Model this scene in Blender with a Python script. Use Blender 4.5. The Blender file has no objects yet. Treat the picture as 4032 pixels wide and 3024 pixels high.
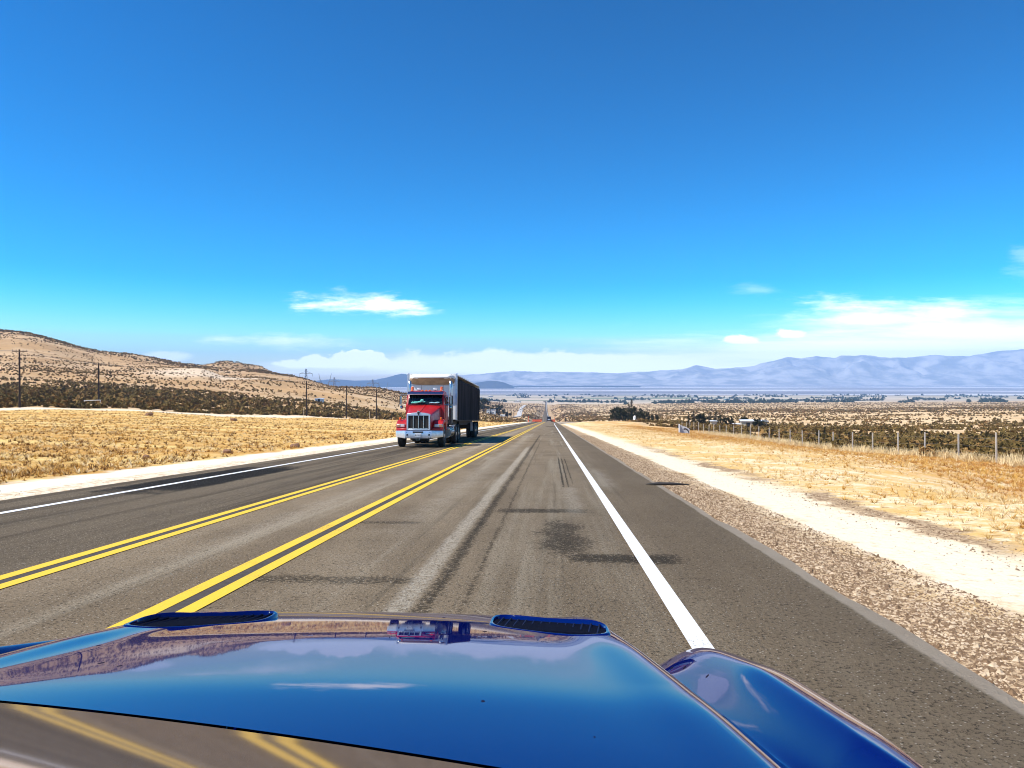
import bpy, math, random
import numpy as np
from mathutils import Vector, Matrix, Euler

scene = bpy.context.scene
COL = scene.collection
rad = math.radians
random.seed(7)
RNG = np.random.default_rng(7)

# ------------------------------------------------------------------ camera
GRADE = 0.0563                       # the highway runs downhill
CAM_H = 1.30
YAW, PITCH = rad(3.01), rad(-0.52)
cam_data = bpy.data.cameras.new("camera")
cam_data.sensor_width = 36.0
cam_data.lens = 26.0
cam_data.clip_start = 0.05
cam_data.clip_end = 60000.0
cam = bpy.data.objects.new("camera", cam_data)
COL.objects.link(cam)
cam.location = (0, 0, CAM_H)
cam.rotation_euler = (rad(90) + PITCH, 0, YAW)
scene.camera = cam

# ------------------------------------------------------------------ exposure
scene.view_settings.view_transform = 'Standard'
scene.view_settings.look = 'None'
scene.view_settings.exposure = 0.40
scene.view_settings.gamma = 1.0
scene.cycles.volume_bounces = 1
scene.cycles.max_bounces = 6
scene.cycles.filter_width = 1.05
scene.cycles.diffuse_bounces = 2
scene.cycles.glossy_bounces = 3
scene.cycles.transparent_max_bounces = 8
scene.cycles.caustics_reflective = False
scene.cycles.caustics_refractive = False

# ------------------------------------------------------------------ sun
SUN = Vector((-2.35, -1.0, 3.7)).normalized()
sl = bpy.data.lights.new("sun", 'SUN')
sl.energy = 5.0
sl.angle = rad(0.5)
sl.color = (1.0, 0.95, 0.86)
so = bpy.data.objects.new("sun", sl)
COL.objects.link(so)
so.rotation_euler = SUN.to_track_quat('Z', 'Y').to_euler()
so.location = (-40, -20, 80)


# ------------------------------------------------------------------ node helper
class NT:
    def __init__(self, tree):
        self.t = tree
        self.N = tree.nodes
        self.L = tree.links

    def put(self, sock, v):
        if isinstance(v, bpy.types.NodeSocket):
            self.L.new(v, sock)
        else:
            if hasattr(sock.default_value, '__len__') and not hasattr(v, '__len__'):
                v = (v, v, v, 1.0)[:len(sock.default_value)]
            if hasattr(v, '__len__') and len(v) == 3 and len(sock.default_value) == 4:
                v = (*v, 1.0)
            sock.default_value = v

    def node(self, kind, _out=0, _attrs=None, **ins):
        n = self.N.new(kind)
        for k, v in (_attrs or {}).items():
            setattr(n, k, v)
        for k, v in ins.items():
            self.put(n.inputs[k.replace('_', ' ')], v)
        return n if _out is None else n.outputs[_out]

    def m(self, op, a, b=0.0, c=0.0, clamp=False):
        n = self.N.new('ShaderNodeMath')
        n.operation = op
        n.use_clamp = clamp
        for i, v in enumerate((a, b, c)):
            self.put(n.inputs[i], v)
        return n.outputs[0]

    def add(self, a, b): return self.m('ADD', a, b)
    def sub(self, a, b): return self.m('SUBTRACT', a, b)
    def mul(self, a, b): return self.m('MULTIPLY', a, b)
    def mx(self, a, b): return self.m('MAXIMUM', a, b)

    def step(self, v, lo, hi, o0=0.0, o1=1.0):
        n = self.N.new('ShaderNodeMapRange')
        n.interpolation_type = 'SMOOTHSTEP'
        for i, x in enumerate((v, lo, hi, o0, o1)):
            self.put(n.inputs[i], x)
        return n.outputs[0]

    def mix(self, f, a, b, blend='MIX'):
        n = self.N.new('ShaderNodeMix')
        n.data_type = 'RGBA'
        n.blend_type = blend
        self.put(n.inputs[0], f)
        self.put(n.inputs[6], a)
        self.put(n.inputs[7], b)
        return n.outputs[2]

    def noise(self, vec, scale, detail=4.0, rough=0.6, out=0):
        n = self.N.new('ShaderNodeTexNoise')
        self.L.new(vec, n.inputs['Vector'])
        n.inputs['Scale'].default_value = scale
        n.inputs['Detail'].default_value = detail
        n.inputs['Roughness'].default_value = rough
        return n.outputs[out]

    def voro(self, vec, scale, out=0, feature='F1', rnd=1.0):
        n = self.N.new('ShaderNodeTexVoronoi')
        n.feature = feature
        self.L.new(vec, n.inputs['Vector'])
        n.inputs['Scale'].default_value = scale
        n.inputs['Randomness'].default_value = rnd
        return n.outputs[out]

    def map(self, vec, scale=(1, 1, 1), loc=(0, 0, 0)):
        n = self.N.new('ShaderNodeMapping')
        self.L.new(vec, n.inputs[0])
        n.inputs['Scale'].default_value = scale
        n.inputs['Location'].default_value = loc
        return n.outputs[0]

    def sep(self, vec):
        n = self.N.new('ShaderNodeSeparateXYZ')
        self.L.new(vec, n.inputs[0])
        return n.outputs

    def pos(self):
        return self.N.new('ShaderNodeNewGeometry').outputs['Position']

    def obj(self):
        return self.N.new('ShaderNodeTexCoord').outputs['Object']

    def ramp(self, fac, stops):
        n = self.N.new('ShaderNodeValToRGB')
        self.L.new(fac, n.inputs[0])
        e = n.color_ramp.elements
        while len(e) < len(stops):
            e.new(0.5)
        for i, (p, c) in enumerate(stops):
            e[i].position = p
            e[i].color = (*c, 1.0)
        return n.outputs[0]

    def bump(self, h, strength, dist):
        n = self.N.new('ShaderNodeBump')
        self.L.new(h, n.inputs['Height'])
        n.inputs['Strength'].default_value = strength
        n.inputs['Distance'].default_value = dist
        return n.outputs[0]


# ------------------------------------------------------------------ world: sky and clouds
world = bpy.data.worlds.new("World")
scene.world = world
world.use_nodes = True
w = NT(world.node_tree)
world.node_tree.nodes.clear()
sky = world.node_tree.nodes.new('ShaderNodeTexSky')
sky.sky_type = 'NISHITA'
sky.sun_disc = False
sky.sun_elevation = math.asin(SUN.z)
sky.sun_rotation = math.atan2(SUN.x, SUN.y)
sky.altitude = 800.0
sky.air_density = 1.0
sky.dust_density = 0.6
sky.ozone_density = 2.5
hs = w.node('ShaderNodeHueSaturation', Hue=0.477, Saturation=1.95, Value=1.0, Color=sky.outputs[0])
gam = w.node('ShaderNodeGamma', Color=hs, Gamma=1.62)
direction = w.node('ShaderNodeTexCoord', _out='Generated')
dx, dy, dz = w.sep(direction)
dys = w.mx(dy, 0.03)
cu = w.m('DIVIDE', dx, dys)
cw = w.m('DIVIDE', dz, dys)
cvec = w.node('ShaderNodeCombineXYZ', X=cu, Y=cw, Z=0.0)
wisp = w.noise(w.map(cvec, (9, 42, 1)), 1.0, 8, 0.62)
puff = w.noise(w.map(cvec, (22, 40, 1), (3, 1, 0)), 1.0, 6, 0.58)
streak = w.noise(w.map(cvec, (3.2, 34, 1), (7, 2, 0)), 1.0, 6, 0.6)


def cloud(u0, w0, a, b, amt, tex, rough, lo=0.55, hi=1.15, flat=False):
    """soft ellipse in the sky at bearing u0, height w0, its rim torn by noise"""
    ex = w.m('POWER', w.m('DIVIDE', w.sub(cu, u0), a), 2.0)
    ey = w.m('POWER', w.m('DIVIDE', w.sub(cw, w0), b), 2.0)
    r = w.m('SQRT', w.add(ex, ey))
    r = w.add(r, w.mul(w.sub(0.5, tex), rough))
    k = w.step(r, hi, lo, 0.0, amt)
    if flat:                                       # flat base
        k = w.mul(k, w.step(cw, w0 - b * 0.75, w0 - b * 0.35))
    return k


clouds = [
    cloud(-0.270, 0.1010, 0.105, 0.0170, 0.75, wisp, 5.0, -0.4, 1.2),
    cloud(-0.222, 0.0985, 0.052, 0.0120, 0.95, wisp, 3.2, 0.1, 1.1),
    cloud(-0.310, 0.1000, 0.055, 0.0090, 0.75, wisp, 4.0, -0.2, 1.2),
    cloud(-0.380, 0.0500, 0.090, 0.0120, 0.60, wisp, 4.0, -0.3, 1.2),
    cloud(-0.262, 0.0270, 0.058, 0.0130, 1.00, puff, 2.2, 0.72, 0.90, True),
    cloud(-0.312, 0.0190, 0.065, 0.0115, 1.00, puff, 2.2, 0.68, 0.92, True),
    cloud(-0.066, 0.0285, 0.135, 0.0125, 0.95, puff, 3.4, 0.25, 0.95),
    cloud(-0.180, 0.0220, 0.150, 0.0130, 0.70, puff, 3.4, 0.10, 1.05),
    cloud(-0.020, 0.0150, 0.420, 0.0200, 0.90, streak, 1.8, 0.2, 1.2),
    cloud(-0.535, 0.0290, 0.045, 0.0080, 0.70, puff, 1.8, 0.4, 1.1),
    cloud(-0.800, 0.0660, 0.030, 0.0080, 0.80, puff, 1.4, 0.5, 1.0),
    cloud(0.258, 0.0480, 0.040, 0.0065, 0.95, puff, 3.2, 0.4, 0.9, True),
    cloud(0.312, 0.0565, 0.028, 0.0080, 1.00, puff, 3.0, 0.4, 0.9, True),
    cloud(0.480, 0.0820, 0.190, 0.0230, 0.72, wisp, 3.6, -0.1, 1.15),
    cloud(0.620, 0.0600, 0.400, 0.0380, 0.95, streak, 2.2, 0.0, 1.15),
    cloud(0.330, 0.0290, 0.400, 0.0280, 0.95, streak, 1.8, 0.15, 1.2),
    cloud(0.130, 0.0130, 0.260, 0.0170, 0.95, streak, 1.4, 0.3, 1.2),
    cloud(0.040, 0.0270, 0.090, 0.0080, 0.80, puff, 2.4, 0.5, 1.0),
    cloud(0.640, 0.1530, 0.045, 0.0200, 0.20, wisp, 5.0, -0.5, 1.2),
    cloud(0.270, 0.1170, 0.028, 0.0080, 0.16, wisp, 5.0, -0.5, 1.2),
]
dens = clouds[0]
for c in clouds[1:]:
    inv = w.mul(w.sub(1.0, dens), w.sub(1.0, c))
    dens = w.sub(1.0, inv)
dens = w.mul(dens, w.m('GREATER_THAN', dy, 0.03))
skyc = w.mix(dens, gam, (31.0, 31.8, 32.6))
bg = w.node('ShaderNodeBackground', _out=None, Color=skyc, Strength=0.051)
out = world.node_tree.nodes.new('ShaderNodeOutputWorld')
world.node_tree.links.new(bg.outputs[0], out.inputs[0])


# ------------------------------------------------------------------ object helpers
def link(o):
    COL.objects.link(o)
    return o


def tag(o, label=None, cat=None, group=None, kind=None):
    if label: o['label'] = label
    if cat: o['category'] = cat
    if group: o['group'] = group
    if kind: o['kind'] = kind
    return o


def thing(name, label, cat, loc=(0, 0, 0), rot=(0, 0, 0), group=None):
    o = link(bpy.data.objects.new(name, None))
    o.empty_display_size = 0.2
    o.location = loc
    o.rotation_euler = rot
    return tag(o, label, cat, group)


class MB:
    """collects shapes and links them as one mesh object"""
    def __init__(self):
        self.v, self.f, self.mi = [], [], []

    def _add(self, vs, fs, mi=0):
        k = len(self.v)
        self.v.extend([tuple(map(float, p)) for p in vs])
        self.f.extend([tuple(i + k for i in f) for f in fs])
        self.mi.extend([mi] * len(fs))

    def box(self, x0, x1, y0, y1, z0, z1, mi=0):
        v = [(x0, y0, z0), (x1, y0, z0), (x1, y1, z0), (x0, y1, z0), (x0, y0, z1), (x1, y0, z1), (x1, y1, z1), (x0, y1, z1)]
        self._add(v, [(0, 3, 2, 1), (4, 5, 6, 7), (0, 1, 5, 4), (1, 2, 6, 5), (2, 3, 7, 6), (3, 0, 4, 7)], mi)

    def loft(self, rings, caps=True, closed=True, mi=0):
        n = len(rings[0])
        vs = [p for r in rings for p in r]
        fs = []
        for i in range(len(rings) - 1):
            for j in range(n if closed else n - 1):
                a, b = i * n + j, i * n + (j + 1) % n
                fs.append((a, b, b + n, a + n))
        if caps:
            fs.append(tuple(range(n - 1, -1, -1)))
            fs.append(tuple((len(rings) - 1) * n + j for j in range(n)))
        self._add(vs, fs, mi)

    def tube(self, pts, r, n=10, caps=True, mi=0):
        pts = [Vector(p) for p in pts]
        rs = r if hasattr(r, '__len__') else [r] * len(pts)
        rings = []
        prev = None
        for i, p in enumerate(pts):
            d = (pts[min(i + 1, len(pts) - 1)] - pts[max(i - 1, 0)]).normalized()
            up = Vector((0, 0, 1)) if abs(d.z) < 0.9 else Vector((0, 1, 0))
            if prev is not None: up = prev
            a = d.cross(up).normalized()
            b = a.cross(d).normalized()
            prev = b
            rings.append([p + (a * math.cos(t) + b * math.sin(t)) * rs[i] for t in [2 * math.pi * k / n for k in range(n)]])
        self.loft(rings, caps, True, mi)

    def bar(self, a, b, t, mi=0):
        self.tube([a, b], t, 4, True, mi)

    def lathe_x(self, prof, cx, cy, cz, n=32, mi=0):
        """profile of (x, r) turned about the x axis"""
        rings = [[(cx + x, cy + r * math.cos(2 * math.pi * k / n), cz + r * math.sin(2 * math.pi * k / n)) for k in range(n)] for x, r in prof]
        self.loft(rings, True, True, mi)

    def lathe_z(self, prof, cx, cy, cz, n=20, mi=0):
        rings = [[(cx + r * math.cos(2 * math.pi * k / n), cy + r * math.sin(2 * math.pi * k / n), cz + z) for k in range(n)] for z, r in prof]
        self.loft(rings, True, True, mi)

    def prism_x(self, poly, x0, x1, mi=0):
        """(y, z) outline pushed along x"""
        n = len(poly)
        vs = [(x0, y, z) for y, z in poly] + [(x1, y, z) for y, z in poly]
        fs = [(i, (i + 1) % n, (i + 1) % n + n, i + n) for i in range(n)]
        fs += [tuple(range(n - 1, -1, -1)), tuple(range(n, 2 * n))]
        self._add(vs, fs, mi)

    def prism_y(self, poly, y0, y1, mi=0):
        n = len(poly)
        vs = [(x, y0, z) for x, z in poly] + [(x, y1, z) for x, z in poly]
        fs = [(i, (i + 1) % n, (i + 1) % n + n, i + n) for i in range(n)]
        fs += [tuple(range(n - 1, -1, -1)), tuple(range(n, 2 * n))]
        self._add(vs, fs, mi)

    def ball(self, c, r, n=14, sq=(1, 1, 1), mi=0):
        rings = []
        for i in range(1, n // 2):
            t = math.pi * i / (n // 2)
            rings.append([(c[0] + r * sq[0] * math.sin(t) * math.cos(2 * math.pi * k / n), c[1] + r * sq[1] * math.sin(t) * math.sin(2 * math.pi * k / n), c[2] + r * sq[2] * math.cos(t)) for k in range(n)])
        self.loft(rings, True, True, mi)

    def mesh(self, name, mats, smooth=35, flip=True):
        me = bpy.data.meshes.new(name)
        me.from_pydata(self.v, [], self.f)
        if not hasattr(mats, '__len__'): mats = [mats]
        for m in mats: me.materials.append(m)
        if len(mats) > 1:
            me.polygons.foreach_set('material_index', self.mi)
        import bmesh
        bm = bmesh.new()
        bm.from_mesh(me)
        if flip: bmesh.ops.recalc_face_normals(bm, faces=bm.faces[:])
        bm.to_mesh(me)
        bm.free()
        if smooth:
            me.polygons.foreach_set('use_smooth', [True] * len(me.polygons))
            me.set_sharp_from_angle(angle=rad(smooth))
        me.update()
        return me

    def build(self, name, mats, parent=None, smooth=35, bevel=0.0, loc=None, seg=2):
        o = bpy.data.objects.new(name, self.mesh(name, mats, smooth))
        link(o)
        if parent is not None: o.parent = parent
        if loc is not None: o.location = loc
        if bevel:
            b = o.modifiers.new('bevel', 'BEVEL')
            b.width = bevel
            b.segments = seg
            b.limit_method = 'ANGLE'
            b.angle_limit = rad(40)
        return o


def np_mesh(name, V, F, mats, smooth=False, mi=None):
    """V (n,3), F (m,k) arrays of one face size"""
    me = bpy.data.meshes.new(name)
    V = np.ascontiguousarray(V, dtype=np.float32)
    F = np.ascontiguousarray(F, dtype=np.int32)
    m, k = F.shape
    me.vertices.add(len(V))
    me.vertices.foreach_set('co', V.ravel())
    me.loops.add(m * k)
    me.loops.foreach_set('vertex_index', F.ravel())
    me.polygons.add(m)
    me.polygons.foreach_set('loop_start', np.arange(0, m * k, k, dtype=np.int32))
    me.polygons.foreach_set('loop_total', np.full(m, k, dtype=np.int32))
    if not hasattr(mats, '__len__'): mats = [mats]
    for x in mats: me.materials.append(x)
    if mi is not None: me.polygons.foreach_set('material_index', np.ascontiguousarray(mi, dtype=np.int32))
    if smooth: me.polygons.foreach_set('use_smooth', np.ones(m, dtype=bool))
    me.update(calc_edges=True)
    me.validate()
    return me


def np_obj(name, V, F, mats, parent=None, smooth=False, mi=None):
    o = link(bpy.data.objects.new(name, np_mesh(name, V, F, mats, smooth, mi)))
    if parent is not None: o.parent = parent
    return o


def dup(root, loc=None, rot=None, scale=None, label=None, group=None):
    r = link(root.copy())
    if loc is not None: r.location = loc
    if rot is not None: r.rotation_euler = rot
    if scale is not None: r.scale = scale
    if label: r['label'] = label
    if group: r['group'] = group
    for ch in list(root.children):
        c = link(ch.copy())
        c.parent = r
        for g in list(ch.children):
            d = link(g.copy())
            d.parent = c
    return r


# ------------------------------------------------------------------ materials
def M(name, c1, c2=None, scale=6.0, rough=0.6, metal=0.0, coat=0.0, bump=0.0, bscale=30.0, bdist=0.01, spec=0.5, detail=5.0, stretch=(1, 1, 1)):
    mt = bpy.data.materials.new(name)
    mt.use_nodes = True
    t = NT(mt.node_tree)
    p = mt.node_tree.nodes['Principled BSDF']
    vec = t.map(t.obj(), stretch)
    n = t.noise(vec, scale, detail)
    c2 = c2 or tuple(x * 0.8 for x in c1)
    t.put(p.inputs['Base Color'], t.mix(t.step(n, 0.3, 0.7), c1, c2))
    t.put(p.inputs['Roughness'], t.m('ADD', rough, t.mul(t.sub(n, 0.5), 0.15 if rough > 0.1 else 0.03), clamp=True))
    p.inputs['Metallic'].default_value = metal
    p.inputs['Coat Weight'].default_value = coat
    p.inputs['Coat Roughness'].default_value = 0.04
    p.inputs['Specular IOR Level'].default_value = spec
    if bump:
        t.put(p.inputs['Normal'], t.bump(t.noise(vec, bscale, 4), bump, bdist))
    return mt


# ------------------------------------------------------------------ terrain
def fbm(x, y, seed=0, octv=4):
    """smooth value noise, numpy"""
    def vn(x, y, s):
        xi, yi = np.floor(x).astype(np.int64), np.floor(y).astype(np.int64)
        fx, fy = x - xi, y - yi
        fx, fy = fx * fx * (3 - 2 * fx), fy * fy * (3 - 2 * fy)

        def h(a, b):
            k = (a * 374761393 + b * 668265263 + s * 982451653) & 0x7fffffff
            k = ((k ^ (k >> 13)) * 1274126177) & 0x7fffffff
            return ((k ^ (k >> 16)) & 0xffff) / 65535.0
        return (h(xi, yi) * (1 - fx) + h(xi + 1, yi) * fx) * (1 - fy) + (h(xi, yi + 1) * (1 - fx) + h(xi + 1, yi + 1) * fx) * fy
    t, a = 0.0, 0.5
    for i in range(octv):
        t = t + a * (vn(x, y, seed + i) - 0.5)
        x, y, a = x * 2.03 + 5.2, y * 2.03 + 1.3, a * 0.5
    return t


def brg(r):
    """bearing off the road axis (x over y) of a sight line r px right of the road's vanishing point, for the turned camera"""
    return math.tan(math.atan((r + 84.0) / 1598.0) - YAW)


def sstep(x, a, b):
    t = np.clip((x - a) / (b - a), 0, 1)
    return t * t * (3 - 2 * t)


RY = np.array([-400, 0, 300, 345, 420, 700, 1000, 1300, 2400, 4500, 12000.0])
RZ = np.array([400 * GRADE, 0, -300 * GRADE, -345 * GRADE, -24.6, -46.5, -56, -64, -77, -100, -100.0])


def zroad(Y):
    return np.interp(Y, RY, RZ)


# surveyed profiles: bearing (x over y) -> (distance, drop seen from the driver's eye in px of a 2212 px frame below the true horizon)
F_PX = 1598.0
PROF = {
    -0.98: [(14, 250), (60, 100), (115, 76), (150, 58), (230, 25), (330, -10), (480, -60), (800, -150), (1000, -120), (2000, 40), (4500, 36)],
    -0.745: [(14, 243), (60, 103), (118, 78), (155, 60), (240, 32), (340, 4), (500, -40), (800, -109), (1000, -90), (2000, 40), (4500, 36)],
    -0.61: [(18, 200), (60, 110), (128, 80), (168, 64), (250, 36), (350, 12), (500, -14), (850, -56), (1100, -35), (2000, 40), (4500, 36)],
    -0.485: [(22, 180), (60, 115), (148, 84), (188, 74), (250, 53), (330, 30), (450, 0), (560, -19), (680, -14), (900, -24), (1200, 12), (2000, 45), (4500, 36)],
    -0.448: [(24, 175), (60, 118), (160, 87), (200, 75), (250, 57), (330, 35), (450, 10), (560, -4), (760, -10), (950, -37), (1250, 12), (2000, 45), (4500, 36)],
    -0.40: [(26, 170), (60, 120), (170, 89), (210, 78), (260, 61), (340, 40), (450, 14), (600, -6), (800, -12), (1000, -27), (1250, 16), (2000, 45), (4500, 36)],
    -0.357: [(28, 165), (60, 123), (180, 91), (240, 74), (340, 46), (450, 24), (600, 4), (760, -3), (1000, 20), (2000, 48), (4500, 36)],
    -0.294: [(32, 155), (60, 127), (205, 93), (280, 75), (380, 50), (520, 30), (700, 18), (1000, 45), (2000, 50), (4500, 36)],
    -0.244: [(36, 148), (60, 132), (222, 94), (300, 80), (400, 58), (540, 38), (700, 22), (1000, 45), (2000, 50), (4500, 36)],
    -0.194: [(48, 130), (90, 114), (236, 95), (320, 84), (450, 65), (600, 48), (740, 40), (1100, 55), (2000, 52), (4500, 36)],
    -0.097: [(100, 111), (300, 96), (400, 91), (600, 80), (1000, 65), (1400, 55), (2500, 49), (4500, 36)],
    -0.050: [(150, 105), (340, 96.5), (420, 98), (650, 92), (1000, 82), (1400, 68), (2500, 51), (4500, 36)],
    0.069: [(60, 116), (150, 103), (340, 95), (500, 93), (800, 85), (1300, 71), (2000, 58), (3000, 48), (4500, 36)],
    0.194: [(30, 160), (60, 139), (120, 121), (200, 109), (350, 97), (600, 83), (1000, 69), (1600, 58), (2500, 51), (4500, 36)],
    0.35: [(30, 180), (60, 158), (120, 135), (200, 115), (350, 97), (600, 81), (1000, 67), (1600, 57), (2500, 49), (4500, 36)],
    0.64: [(30, 210), (44, 188), (80, 156), (150, 127), (300, 98), (600, 74), (1200, 59), (2000, 51), (3000, 45), (4500, 36)],
    0.95: [(30, 220), (44, 195), (80, 158), (150, 127), (300, 98), (600, 72), (1200, 56), (2000, 49), (3000, 44), (4500, 36)],
}
_us = np.array(sorted(PROF))
_ly = np.linspace(math.log(8), math.log(12500), 400)
_tab = []
for _u in _us:
    pts = PROF[_u]
    d = np.array([p[0] for p in pts] + [12500.0])
    px = np.array([p[1] for p in pts] + [36 * 4500 / 12500.0])
    z = CAM_H - px / F_PX * d
    zz = np.interp(np.exp(_ly), d, z)
    k = np.ones(9) / 9.0
    zz = np.convolve(np.pad(zz, 4, mode='edge'), k, 'valid')
    _tab.append(zz)
_tab = np.array(_tab)


def terrain(X, Y):
    X, Y = np.asarray(X, float), np.asarray(Y, float)
    Yc = np.clip(Y, 8.5, 12400)
    u = np.clip(X / Yc, _us[0], _us[-1] - 1e-6)
    i = np.clip(np.searchsorted(_us, u, 'right') - 1, 0, len(_us) - 2)
    t = (u - _us[i]) / (_us[i + 1] - _us[i])
    t = t * t * (3 - 2 * t) * 0.5 + t * 0.5
    fy = (np.log(Yc) - _ly[0]) / (_ly[1] - _ly[0])
    j = np.clip(fy.astype(int), 0, len(_ly) - 2)
    s = fy - j
    za = _tab[i, j] * (1 - s) + _tab[i, j + 1] * s
    zb = _tab[i + 1, j] * (1 - s) + _tab[i + 1, j + 1] * s
    zf = za * (1 - t) + zb * t
    zr = zroad(Y)
    left = sstep(-X, 11.0, 26.0)
    right = sstep(X, 5.0, 22.0)
    side = np.maximum(left, right)
    grow = sstep(Y, 300, 500)
    lateral = np.where(X < 0, left, right)
    near = sstep(Y, 8.0, 16.0)
    wgt = side * near
    rough = fbm(X / 40.0, Y / 40.0, 3) * np.clip(Y / 200.0, 0, 1) * 2.0 + fbm(X / 9.0, Y / 9.0, 9) * 0.35
    hill = sstep(-X, 40, 140) * sstep(Y, 260, 500) * (1 - sstep(Y, 1200, 1800))
    rough = rough + fbm(X / 110.0, Y / 160.0, 21) * 12.0 * hill
    flat = 1 - sstep(Y, 2200, 4200)
    verge = np.where(X < 0, sstep(-X, 10.0, 16.0), sstep(X, 4.0, 12.0))
    base = zr - 0.05 - 0.5 * sstep(Y, 330, 600)
    return base * (1 - wgt) + zf * wgt + rough * verge * flat


def ground(X, Y):
    return float(terrain(np.array([X]), np.array([Y]))[0])


# ---- the ground sheet (polar, fine near the road axis)
def build_ground():
    th = np.concatenate([np.linspace(-math.pi, -1.0, 40)[:-1], np.linspace(-1.0, -0.12, 170)[:-1], np.linspace(-0.12, 0.10, 110)[:-1], np.linspace(0.10, 1.0, 170)[:-1], np.linspace(1.0, math.pi, 40)])
    r = np.concatenate([[0.6], np.exp(np.linspace(math.log(2.0), math.log(12300), 330))])
    R, T = np.meshgrid(r, th, indexing='ij')
    X, Y = R * np.sin(T), R * np.cos(T)
    Z = terrain(X, Y)
    V = np.stack([X, Y, Z], -1).reshape(-1, 3)
    n, m = R.shape
    a = (np.arange(n - 1)[:, None] * m + np.arange(m - 1)[None, :]).ravel()
    F = np.stack([a, a + 1, a + m + 1, a + m], -1)[:, ::-1]
    o = np_obj('desert_ground', V, F, ground_material(), smooth=True)
    tag(o, 'pale desert ground with ploughed field and dry grass verges', kind='structure')
    return o


def ground_material():
    mt = bpy.data.materials.new('desert soil')
    mt.use_nodes = True
    t = NT(mt.node_tree)
    p = mt.node_tree.nodes['Principled BSDF']
    pos = t.pos()
    X, Y, Z = t.sep(pos)
    big = t.noise(pos, 0.02, 5)
    mid = t.noise(pos, 0.35, 6, 0.65)
    fine = t.noise(pos, 4.0, 6, 0.7)
    grit = t.noise(pos, 28.0, 3, 0.7)
    # open desert
    sand = t.mix(t.step(mid, 0.35, 0.65), (0.57, 0.365, 0.165), (0.41, 0.25, 0.105))
    sand = t.mix(t.step(big, 0.42, 0.62), sand, (0.64, 0.46, 0.265))
    sand = t.mix(t.mul(t.step(fine, 0.55, 0.75), 0.5), sand, (0.34, 0.22, 0.11))
    hillm = t.mul(t.step(X, -60, -140), t.step(Y, 180, 340))
    sand = t.mix(t.mul(hillm, 0.5), sand, t.mix(t.step(t.noise(t.map(pos, (0.02, 0.03, 0.05)), 1.0, 5), 0.4, 0.6), (0.50, 0.295, 0.135), (0.33, 0.19, 0.085)))
    sand = t.mix(t.mul(t.step(X, 20, 60), t.mul(t.step(mid, 0.62, 0.40), 0.8)), sand, (0.76, 0.54, 0.29))
    mx_ = t.m('POWER', t.m('DIVIDE', t.add(X, 225.0), 46.0), 2.0)
    my_ = t.m('POWER', t.m('DIVIDE', t.sub(Y, 500.0), 90.0), 2.0)
    mound = t.step(t.add(t.add(mx_, my_), t.mul(t.sub(mid, 0.5), 0.8)), 1.1, 0.3)
    sand = t.mix(t.mul(mound, 0.8), sand, (0.74, 0.58, 0.40))
    dots = t.voro(t.map(pos, (1, 0.55, 0.3)), 0.22)
    dmask = t.mul(t.step(dots, 0.55, 0.36), t.step(Y, 650, 950))
    sand = t.mix(t.mul(dmask, 0.62), sand, (0.12, 0.075, 0.035))
    # far farmland and dry lake
    band = t.noise(t.map(pos, (0.0006, 0.0045, 0)), 1.0, 5, 0.6)
    farm = t.mix(t.step(band, 0.40, 0.60), (0.42, 0.33, 0.23), (0.55, 0.45, 0.33))
    farm = t.mix(t.mul(t.step(t.noise(t.map(pos, (0.0011, 0.008, 0), (4, 2, 0)), 1.0, 2), 0.56, 0.60), t.step(Y, 2300, 2600)), farm, (0.05, 0.11, 0.035))
    base = t.mix(t.step(t.add(Y, t.mul(t.sub(band, 0.5), 1200)), 1900, 2300), sand, farm)
    band2 = t.noise(t.map(pos, (0.00022, 0.0026, 0), (1, 5, 0)), 1.0, 6, 0.62)
    lake = t.mix(t.step(band2, 0.36, 0.50), (0.075, 0.075, 0.095), (0.26, 0.23, 0.23))
    lake = t.mix(t.step(t.noise(t.map(pos, (0.00016, 0.0035, 0), (9, 1, 0)), 1.0, 4, 0.6), 0.545, 0.60), lake, (0.92, 0.90, 0.88))
    base = t.mix(t.step(t.add(Y, t.mul(t.sub(band, 0.5), 900)), 3600, 4300), base, lake)
    # dirt track along the far side of the field
    s = t.sub(t.add(X, 94.0), t.mul(t.sub(Y, 125.0), 0.40))
    s = t.add(s, t.mul(t.sub(t.noise(pos, 0.08, 3), 0.5), 5.0))
    # ploughed field
    fv = t.map(pos, (0.5, 1.5, 0.5))
    clod = t.noise(fv, 1.6, 7, 0.72)
    rows = t.noise(t.map(pos, (0.025, 0.30, 0)), 1.0, 4, 0.6)
    field = t.mix(t.step(t.add(rows, t.mul(t.sub(mid, 0.5), 0.35)), 0.38, 0.60), (0.62, 0.34, 0.09), (0.82, 0.56, 0.20))
    field = t.mix(t.mul(t.step(clod, 0.50, 0.68), 0.75), field, (0.36, 0.17, 0.05))
    field = t.mix(t.mul(t.step(t.noise(fv, 3.4, 5, 0.75), 0.60, 0.68), 0.85), field, (0.10, 0.045, 0.015))
    field = t.mix(t.mul(t.step(t.noise(fv, 2.7, 5, 0.7), 0.56, 0.68), 0.8), field, (0.86, 0.68, 0.38))
    inf = t.mul(t.step(s, 5.0, 7.5), t.step(X, -9.9, -10.9))
    inf = t.mul(inf, t.step(Y, 345, 325))
    base = t.mix(inf, base, field)
    track = t.mul(t.step(t.m('ABSOLUTE', s), 7.5, 5.5), t.mul(t.step(X, -8.0, -14.0), t.step(Y, 350, 330)))
    base = t.mix(track, base, t.mix(fine, (0.86, 0.72, 0.52), (0.74, 0.58, 0.38)))
    # left shoulder
    wob = t.mul(t.sub(t.noise(pos, 0.7, 6, 0.7), 0.5), 2.0)
    Xw = t.add(X, wob)
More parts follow.
